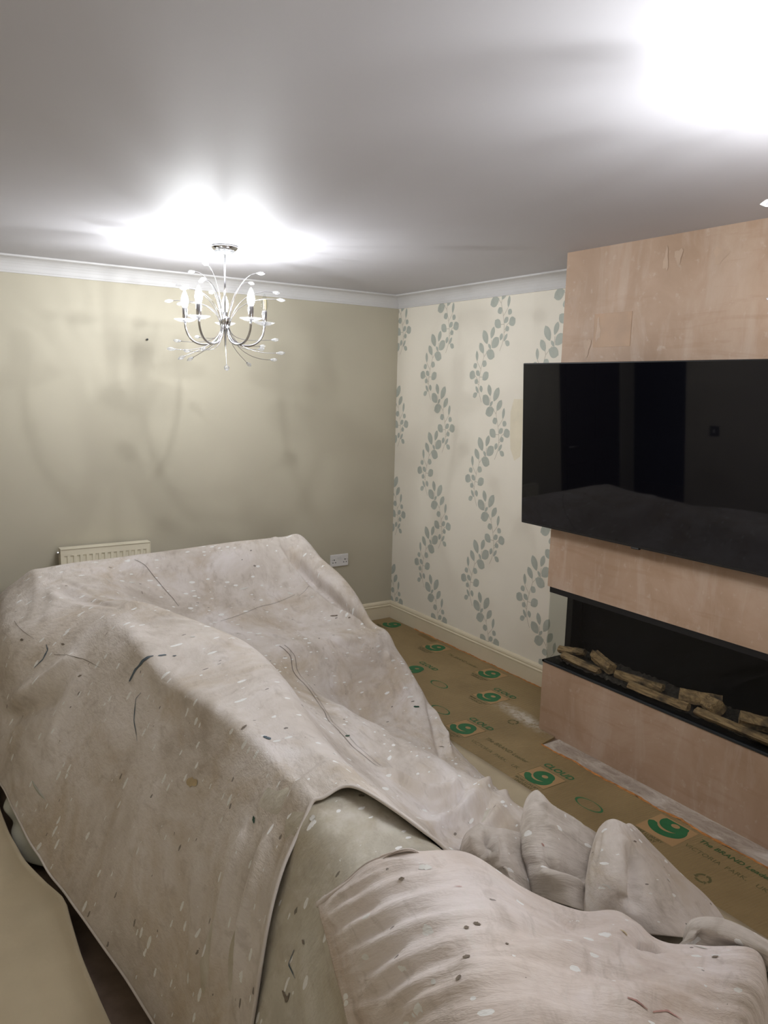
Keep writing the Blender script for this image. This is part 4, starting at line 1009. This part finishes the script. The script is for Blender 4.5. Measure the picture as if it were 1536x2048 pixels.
def build_heap_r(): return build_patch(skirt(behind(HEAP_R, 0.2, 0.06)), 90, 100, STROKES_R, 1.03, 1.01, 0.012, (34, 5), 61, 0.006)
#--SHEETS-END
def hem(name, line, r, mat, parent):
    bm = bmesh.new(); tube(bm, [tuple(q) for q in line], r, 6); return obj(name, bm, mat, parent, True)
def ribbon(name, pts, nrm, w, mat, parent, lift=0.0022):
    """a dried paint mark or seam lying on the cloth; pts follow the surface"""
    bm = bmesh.new(); L = []
    for i, p_ in enumerate(pts):
        d = Vector(pts[min(i + 1, len(pts) - 1)]) - Vector(pts[max(i - 1, 0)]); n = Vector(nrm[i]); s = d.cross(n)
        if s.length < 1e-9: s = Vector((1, 0, 0))
        s.normalize(); ww = w[i] if isinstance(w, (list, tuple, np.ndarray)) else w
        c = Vector(p_) + n * lift; L.append((bm.verts.new(c + s * ww), bm.verts.new(c - s * ww)))
    for a, b in zip(L, L[1:]): bm.faces.new((a[0], a[1], b[1], b[0]))
    return obj(name, bm, mat, parent, True)
def surf_path(P, N, ij, n):
    """sample the surface along a path of fractional grid indices"""
    ij = np.asarray(ij, float); t = np.linspace(0, len(ij) - 1, n); k = np.clip(t.astype(int), 0, len(ij) - 2); u = (t - k)[:, None]
    q = ij[k] * (1 - u) + ij[k + 1] * u
    a = np.clip(q[:, 0].astype(int), 0, P.shape[0] - 2); b = np.clip(q[:, 1].astype(int), 0, P.shape[1] - 2); fa = (q[:, 0] - a)[:, None]; fb = (q[:, 1] - b)[:, None]
    f = lambda A: (A[a, b] * (1 - fa) + A[a + 1, b] * fa) * (1 - fb) + (A[a, b + 1] * (1 - fa) + A[a + 1, b + 1] * fa) * fb
    return f(P), f(N)
STROKES_1 = [
    ([(-2.588,-1.607,0.663), (-2.665,-1.531,0.577), (-2.751,-1.435,0.481), (-2.840,-1.298,0.373)], 0.035, 0.035),
    ([(-2.670,-1.651,0.525), (-2.771,-1.473,0.409), (-2.862,-1.284,0.296)], -0.03, 0.035),
    ([(-2.591,-1.695,0.636), (-2.662,-1.690,0.524), (-2.723,-1.698,0.415), (-2.766,-1.759,0.310)], 0.018, 0.03),
    ([(-2.791,-1.573,0.321), (-2.850,-1.522,0.182), (-2.855,-1.683,0.134)], 0.015, 0.03),
    ([(-2.505,-3.090,0.666), (-2.552,-3.092,0.575), (-2.603,-3.116,0.434), (-2.659,-3.203,0.257)], 0.022, 0.016),
    ([(-2.490,-3.178,0.694), (-2.542,-3.206,0.610), (-2.588,-3.225,0.496), (-2.641,-3.306,0.333)], 0.022, 0.014),
    ([(-2.499,-3.142,0.680), (-2.567,-3.185,0.549), (-2.613,-3.199,0.418), (-2.648,-3.265,0.300)], -0.018, 0.012),
    ([(-2.577,-2.912,0.485), (-2.621,-2.994,0.360), (-2.665,-3.093,0.235)], 0.018, 0.025),
    ([(-2.463,-3.221,0.724), (-2.531,-3.257,0.633), (-2.579,-3.290,0.534), (-2.610,-3.335,0.454)], -0.012, 0.012),
    ([(-2.480,-3.189,0.707), (-2.429,-3.179,0.770), (-2.356,-3.161,0.795), (-2.286,-3.158,0.785), (-2.248,-3.226,0.750)], 0.01, 0.014),
    ([(-2.474,-3.158,0.715), (-2.423,-3.144,0.775), (-2.333,-3.121,0.796), (-2.223,-3.053,0.741)], -0.008, 0.012),
    ([(-2.587,-2.497,0.525), (-2.647,-2.619,0.369), (-2.691,-2.823,0.196)], 0.01, 0.05),
    ([(-2.397,-1.455,0.789), (-2.457,-1.157,0.762), (-2.549,-0.845,0.772)], 0.01, 0.014),
    ([(-2.405,-1.511,0.785), (-2.513,-1.317,0.763), (-2.616,-0.977,0.755)], 0.009, 0.012),
    ([(-2.385,-1.366,0.787), (-2.442,-0.999,0.771), (-2.515,-0.777,0.789)], 0.009, 0.014),
    ([(-2.398,-1.415,0.789), (-2.442,-1.091,0.765), (-2.524,-0.825,0.777)], -0.008, 0.01),
    ([(-2.403,-1.481,0.786), (-2.477,-1.243,0.763), (-2.568,-0.954,0.763)], -0.008, 0.01),
    ([(-2.399,-1.500,0.787), (-2.454,-1.952,0.786), (-2.477,-2.321,0.752), (-2.414,-2.764,0.785), (-2.406,-3.046,0.781)], 0.014, 0.035),
    ([(-2.405,-1.511,0.785), (-2.356,-1.464,0.798), (-2.320,-1.555,0.803)], 0.016, 0.02),
    ([(-2.566,-0.803,0.776), (-2.595,-1.091,0.755), (-2.672,-1.320,0.686)], 0.01, 0.02),
    ([(-2.617,-0.769,0.776), (-2.681,-1.096,0.719), (-2.740,-1.309,0.629)], 0.01, 0.018),
    ([(-1.618,-0.908,0.501), (-1.345,-0.850,0.532), (-1.132,-0.843,0.585), (-1.071,-0.851,0.627)], -0.007, 0.012),
    ([(-1.176,-0.504,0.788), (-1.130,-0.667,0.672), (-1.116,-0.824,0.602), (-1.089,-1.089,0.533), (-1.031,-1.248,0.489), (-1.054,-1.474,0.438)], -0.085, 0.03),
    ([(-1.214,-0.489,0.796), (-1.172,-0.689,0.647), (-1.136,-0.994,0.532), (-1.085,-1.304,0.473), (-1.065,-1.508,0.380)], 0.03, 0.018),
    ([(-1.048,-0.543,0.780), (-1.001,-0.840,0.667), (-0.968,-1.111,0.527), (-1.003,-1.346,0.465)], 0.008, 0.022),
    ([(-1.263,-0.495,0.796), (-1.197,-0.461,0.805), (-1.173,-0.485,0.798)], 0.016, 0.012),
    ([(-0.989,-1.269,0.465), (-1.048,-1.519,0.350), (-1.032,-1.652,0.208), (-1.082,-1.913,0.102)], 0.024, 0.016),
    ([(-1.080,-1.495,0.410), (-1.051,-1.578,0.261), (-1.062,-1.736,0.155)], -0.024, 0.016),
    ([(-1.355,-1.451,0.451), (-1.260,-1.444,0.457), (-1.193,-1.474,0.435)], 0.022, 0.035),
    ([(-1.169,-1.520,0.320), (-1.199,-1.687,0.141), (-1.672,-2.512,0.438)], -0.022, 0.026),
    ([(-1.269,-1.502,0.384), (-1.329,-1.568,0.236), (-1.846,-2.397,0.492)], 0.01, 0.03),
    ([(-1.463,-1.536,0.353), (-1.761,-2.128,0.453), (-1.891,-2.511,0.509)], -0.01, 0.03),
    ([(-1.947,-2.761,0.522), (-1.874,-2.834,0.481), (-1.823,-2.935,0.463), (-1.733,-2.944,0.462), (-1.021,-2.206,0.031)], 0.032, 0.018),
    ([(-1.790,-2.587,0.460), (-1.807,-2.824,0.461), (-1.709,-2.860,0.458), (-1.001,-2.111,0.033)], -0.028, 0.018),
    ([(-2.289,-3.484,0.790), (-1.920,-3.109,0.488), (-1.793,-3.071,0.467), (-1.571,-2.912,0.414), (-1.044,-2.319,0.030)], 0.036, 0.02),
    ([(-1.921,-3.039,0.492), (-1.784,-3.007,0.464), (-1.579,-2.868,0.416)], -0.026, 0.015),
    ([(-1.890,-3.214,0.477), (-1.745,-3.153,0.470), (-1.516,-2.944,0.375), (-1.069,-2.469,0.030)], 0.028, 0.018),
    ([(-1.945,-3.192,0.498), (-1.793,-3.143,0.470), (-1.624,-3.022,0.446)], -0.028, 0.016),
    ([(-0.924,-1.697,0.169), (-1.001,-1.884,0.095), (-1.121,-2.091,0.079), (-1.702,-2.879,0.459)], -0.026, 0.014),
    ([(-0.930,-1.743,0.144), (-0.962,-1.931,0.054), (-1.125,-2.187,0.077)], 0.022, 0.012),
    ([(-0.968,-2.007,0.031), (-1.593,-2.795,0.422), (-1.709,-2.966,0.463)], -0.01, 0.012),
    ([(-1.565,-2.454,0.382), (-1.716,-2.728,0.450), (-1.750,-2.861,0.459)], 0.011, 0.012),
    ([(-1.194,-1.771,0.124), (-1.680,-2.558,0.440), (-1.752,-2.717,0.454)], -0.01, 0.014),
    ([(-2.293,-3.253,0.791), (-2.257,-3.351,0.759), (-2.021,-3.190,0.547), (-1.966,-3.284,0.502)], 0.012, 0.012),
    ([(-2.058,-2.936,0.589), (-1.995,-3.060,0.538), (-1.933,-3.175,0.493)], -0.012, 0.012),
    ([(-2.316,-2.981,0.789), (-2.318,-3.199,0.799), (-2.130,-3.101,0.642)], 0.008, 0.012),
]
STROKES_2 = [
    ([(-2.595,-3.342,0.457), (-2.561,-3.299,0.529), (-2.505,-3.357,0.658)], 0.008, 0.03),
    ([(-2.576,-3.502,0.545), (-2.544,-3.473,0.601)], 0.006, 0.02),
]
STROKES_3 = [
    ([(-2.529,-3.914,0.824), (-2.455,-3.947,0.842), (-2.340,-3.942,0.819), (-2.168,-3.908,0.741)], 0.012, 0.03),
    ([(-2.044,-3.917,0.689), (-2.051,-3.942,0.690)], -0.035, 0.025),
    ([(-2.228,-3.932,0.762), (-2.055,-3.875,0.696), (-2.000,-3.883,0.676)], 0.012, 0.025),
    ([(-2.387,-4.042,0.819), (-2.193,-4.037,0.734), (-2.025,-4.044,0.690)], 0.014, 0.03),
    ([(-2.529,-4.029,0.840), (-2.422,-4.074,0.825), (-2.218,-4.059,0.734)], 0.012, 0.03),
    ([(-2.428,-3.912,0.840), (-2.302,-3.909,0.806), (-2.145,-3.864,0.737)], -0.01, 0.02),
    ([(-2.519,-3.486,0.678), (-2.493,-3.543,0.741), (-2.454,-3.593,0.794), (-2.387,-3.651,0.829)], 0.008, 0.01),
    ([(-2.529,-3.521,0.675), (-2.501,-3.597,0.754), (-2.448,-3.655,0.810), (-2.363,-3.705,0.827)], 0.008, 0.01),
    ([(-2.538,-3.567,0.664), (-2.508,-3.673,0.776), (-2.438,-3.736,0.827), (-2.329,-3.780,0.821)], 0.009, 0.01),
    ([(-2.552,-3.627,0.659), (-2.523,-3.733,0.770), (-2.463,-3.801,0.829), (-2.365,-3.846,0.832)], 0.008, 0.01),
    ([(-2.567,-3.706,0.661), (-2.542,-3.790,0.766), (-2.489,-3.863,0.832), (-2.391,-3.899,0.838)], 0.009, 0.012),
    ([(-2.581,-3.772,0.664), (-2.555,-3.854,0.781), (-2.497,-3.911,0.834), (-2.399,-3.954,0.831)], 0.009, 0.012),
    ([(-2.582,-3.851,0.726), (-2.552,-3.917,0.808), (-2.496,-3.968,0.845)], 0.008, 0.012),
    ([(-2.532,-3.535,0.662), (-2.501,-3.633,0.760), (-2.438,-3.692,0.815)], -0.007, 0.008),
    ([(-2.545,-3.598,0.659), (-2.515,-3.704,0.773), (-2.450,-3.768,0.829)], -0.007, 0.008),
    ([(-2.560,-3.669,0.659), (-2.533,-3.761,0.768), (-2.473,-3.827,0.828)], -0.007, 0.008),
]
STROKES_A = [
    ([(-1.731,-3.261,0.571), (-1.769,-3.373,0.627), (-1.718,-3.422,0.595), (-1.699,-3.484,0.579)], 0.013, 0.006),
    ([(-1.784,-3.320,0.599), (-1.771,-3.397,0.623), (-1.726,-3.448,0.593)], -0.014, 0.006),
    ([(-1.802,-3.326,0.571), (-1.809,-3.435,0.614), (-1.741,-3.478,0.587)], 0.007, 0.007),
    ([(-1.768,-3.290,0.561), (-1.795,-3.409,0.621), (-1.724,-3.464,0.587)], -0.006, 0.006),
    ([(-1.865,-3.403,0.572), (-1.833,-3.462,0.593), (-1.764,-3.500,0.563)], 0.006, 0.008),
    ([(-1.887,-3.489,0.571), (-1.870,-3.535,0.570), (-1.803,-3.564,0.533)], -0.036, 0.014),
    ([(-1.901,-3.494,0.555), (-1.896,-3.557,0.562), (-1.838,-3.589,0.536)], 0.018, 0.015),
]
STROKES_L = [
    ([(-1.968,-3.367,0.614), (-2.001,-3.410,0.614), (-2.009,-3.429,0.593)], -0.04, 0.011),
    ([(-2.006,-3.355,0.608), (-2.021,-3.404,0.598), (-2.009,-3.419,0.568)], 0.02, 0.01),
    ([(-1.932,-3.379,0.596), (-1.990,-3.452,0.584), (-1.989,-3.466,0.544)], -0.018, 0.012),
    ([(-1.964,-3.384,0.610), (-2.003,-3.436,0.594), (-1.997,-3.454,0.560)], 0.02, 0.009),
]
STROKES_B = [
    ([(-1.763,-3.655,0.663), (-1.834,-3.728,0.637), (-1.870,-3.757,0.582)], -0.034, 0.018),
    ([(-1.738,-3.603,0.668), (-1.833,-3.689,0.664), (-1.887,-3.734,0.623)], 0.01, 0.02),
    ([(-1.755,-3.554,0.635), (-1.841,-3.616,0.627), (-1.886,-3.643,0.581)], 0.007, 0.007),
    ([(-1.747,-3.566,0.657), (-1.822,-3.619,0.650), (-1.882,-3.658,0.626)], 0.006, 0.006),
    ([(-1.750,-3.559,0.646), (-1.836,-3.622,0.642), (-1.888,-3.653,0.607)], -0.006, 0.005),
    ([(-1.902,-3.714,0.545), (-1.895,-3.735,0.607), (-1.878,-3.736,0.626)], -0.022, 0.012),
    ([(-1.899,-3.721,0.545), (-1.882,-3.747,0.600), (-1.863,-3.743,0.620)], 0.01, 0.012),
    ([(-1.775,-3.725,0.613), (-1.631,-3.713,0.500), (-1.531,-3.711,0.419)], 0.006, 0.03),
]
STROKES_R = [
    ([(-1.864,-3.904,0.650), (-1.876,-3.928,0.642), (-1.872,-3.921,0.613)], -0.022, 0.01),
    ([(-1.861,-3.938,0.658), (-1.828,-3.972,0.645), (-1.796,-4.010,0.630)], 0.007, 0.008),
    ([(-1.863,-3.940,0.636), (-1.815,-3.978,0.625), (-1.785,-4.017,0.612)], -0.007, 0.007),
]
MARKS = [
    ('1', [(75,129), (80,135), (91,143), (104,149), (111,151)], 0.0013, 'seam'),
    ('1', [(160,184), (168,188), (199,186), (241,148), (262,147), (275,152)], 0.0014, 'seam'),
    ('1', [(160,187), (168,191), (199,191), (239,154), (260,152), (274,155)], 0.0009, 'seam'),
    ('1', [(124,171), (113,201), (110,231)], 0.0008, 'seam'),
    ('1', [(112,233), (110,239), (108,244)], 0.0008, 'seam'),
    ('1', [(207,64), (207,69), (210,75), (212,78)], 0.0075, 'blue'),
    ('1', [(213,79), (213,81)], 0.006, 'blue'),
    ('1', [(215,82), (215,83)], 0.004, 'blue'),
    ('1', [(217,64), (216,61), (222,55), (229,51)], 0.0018, 'blue'),
    ('1', [(147,58), (150,56), (151,52), (149,48)], 0.003, 'blue'),
    ('1', [(155,55), (166,57), (173,59), (184,60)], 0.0013, 'dark'),
    ('1', [(115,62), (126,61), (139,59)], 0.001, 'dark'),
    ('1', [(284,82), (286,84)], 0.007, 'blue'),
    ('1', [(264,54), (269,56)], 0.012, 'ochre'),
    ('1', [(223,255), (224,258)], 0.006, 'green'),
    ('1', [(254,149), (252,155)], 0.004, 'green'),
    ('1', [(304,63), (306,62)], 0.004, 'green'),
    ('1', [(132,57), (134,57)], 0.005, 'dark'),
    ('1', [(154,60), (156,60)], 0.004, 'dark'),
    ('1', [(175,71), (175,73)], 0.002, 'dark'),
    ('1', [(102,89), (103,90)], 0.004, 'dark'),
    ('1', [(277,78), (276,80)], 0.004, 'dark'),
    ('1', [(177,53), (178,54)], 0.004, 'dark'),
    ('1', [(255,256), (259,258)], 0.002, 'dark'),
    ('1', [(100,131), (103,131)], 0.002, 'dark'),
    ('1', [(137,239), (139,243)], 0.006, 'dark'),
    ('1', [(144,247), (145,248)], 0.004, 'dark'),
    ('1', [(98,161), (98,162)], 0.006, 'white'),
    ('1', [(107,227), (109,230)], 0.006, 'white'),
    ('1', [(99,191), (98,198)], 0.004, 'white'),
    ('1', [(117,238), (118,240)], 0.005, 'white'),
    ('1', [(91,113), (97,115)], 0.002, 'white'),
    ('1', [(92,125), (92,128)], 0.004, 'white'),
    ('1', [(205,91), (206,92)], 0.004, 'white'),
    ('1', [(170,239), (166,243)], 0.0015, 'white'),
    ('2', [(14,49), (14,50)], 0.007, 'white'),
    ('2', [(25,30), (27,30), (27,31)], 0.004, 'dark'),
    ('2', [(24,35), (24,33), (27,33)], 0.0015, 'blue'),
    ('2', [(25,37), (26,37)], 0.003, 'dark'),
    ('3', [(45,78), (46,80)], 0.0024, 'red'),
    ('3', [(86,126), (86,131), (87,137)], 0.0022, 'red'),
    ('3', [(87,140), (84,148), (86,154)], 0.0018, 'red'),
    ('3', [(59,79), (60,81)], 0.004, 'dark'),
    ('3', [(60,76), (62,76)], 0.004, 'dark'),
    ('3', [(68,86), (68,87)], 0.004, 'dark'),
    ('3', [(74,71), (74,73)], 0.004, 'dark'),
    ('3', [(80,67), (81,68)], 0.005, 'dark'),
    ('3', [(39,62), (39,64)], 0.0035, 'dark'),
    ('3', [(46,136), (48,139)], 0.0035, 'ochre'),
    ('3', [(34,71), (35,75)], 0.008, 'white'),
    ('3', [(78,59), (79,60)], 0.004, 'white'),
    ('3', [(32,169), (33,175)], 0.002, 'white'),
    ('3', [(43,176), (41,179)], 0.003, 'dark'),
    ('A', [(88,51), (90,52)], 0.002, 'red'),
    ('B', [(97,38), (98,40), (101,41)], 0.0014, 'white'),
    ('B', [(60,59), (60,62)], 0.002, 'dark'),
    ('B', [(89,72), (90,74)], 0.003, 'white'),
]

def cloth(name, build, mat, label, parent=None):
    P, UV = build(); N = normals(P)
    o = grid_obj(name, P, mat, parent, 0.003, UV)
    if label: tag(o, label, 'dust sheet')
    return o, P, N
s1, P1, N1 = cloth('dust_sheet', build_sheet1, M_CLOTH1, 'large paint-spotted beige cotton dust sheet covering the far backrest and most of the corner sofa')
hem('hem', P1[-1, 2:210] + N1[-1, 2:210] * 0.0005, 0.0045, M_CLOTH1, s1)
hem('hem', P1[100:-1, 0], 0.0042, M_CLOTH1, s1)
s2, P2, N2 = cloth('dust_sheet', build_sheet2, M_CLOTH2, 'grey-beige dust sheet lying under the others over the middle of the sofa back')
s3, P3, N3 = cloth('dust_sheet', build_sheet3, M_CLOTH3, 'wrinkled pinkish dust sheet with dark spots thrown over the near end of the sofa')
sA, PA, NA = cloth('dust_sheet', build_heap_a, M_CLOTH4, 'soiled dust sheet bunched into a peaked fold on the seat, streaked grey')
cloth('crumpled_corner', build_heap_l, M_CLOTH4, None, sA)
sB, PB, NB = cloth('dust_sheet', build_heap_b, M_CLOTH1, 'pale clean-looking dust sheet heaped on the seat front and hanging towards the underlay')
cloth('dust_sheet', build_heap_r, M_CLOTH4, 'creased dust sheet end folded back in a roll on the arm beside the wrinkled sheet')
# greenish white sheet peeping out under the hem
rows = [[(-2.80, -1.50, z), (-2.81, -1.62, z), (-2.815, -1.75, z), (-2.80, -1.88, z), (-2.785, -1.99, z), (-2.75, -2.09, z)] for z in (0.22, 0.16)]
rows.append([(-2.875, -1.48, 0.065), (-2.905, -1.58, 0.065), (-2.885, -1.68, 0.05), (-2.905, -1.78, 0.05), (-2.888, -1.92, 0.03), (-2.82, -2.06, 0.05)])
PW, UVW = build_patch(rows, 40, 60, [], 1.01, 1.02, 0.01, (4, 14), 71, 0.008)
sW = grid_obj('dust_sheet', PW, simple('white_cotton_sheet', srgb(196, 196, 184), 0.95, var=0.06), None, 0.003, UVW)
tag(sW, 'whitish dust sheet peeping out below the hem at the back of the sofa', 'dust sheet')
# seams and dried paint marks lying on the cloth
SURF = {'1': (s1, P1, N1), '2': (s2, P2, N2), '3': (s3, P3, N3), 'A': (sA, PA, NA), 'B': (sB, PB, NB)}
MK = {'blue': M_BLUEPAINT, 'red': M_REDPAINT, 'dark': M_DARKPAINT, 'green': M_GREENPAINT, 'white': M_WHITEPAINT, 'ochre': M_OCHRE, 'seam': M_STITCH}
for sid, ij, w, mk in MARKS:
    par, P_, N_ = SURF[sid]; n = max(8, int(8 * (len(ij) - 1)))
    pts, nn = surf_path(P_, N_, ij, n); t = np.linspace(0, 1, n)
    if mk == 'seam': ww = np.full(n, w)
    else: ww = w * (0.25 + 0.75 * np.sqrt(np.clip(np.sin(np.pi * np.clip(t, 0.02, 0.98)), 0, 1))) * (1 + 0.35 * np.sin(t * 17 + w * 900) * np.cos(t * 7))
    ribbon('seam' if mk == 'seam' else 'paint_mark', pts.tolist(), nn.tolist(), ww.tolist(), MK[mk], par, 0.0016)
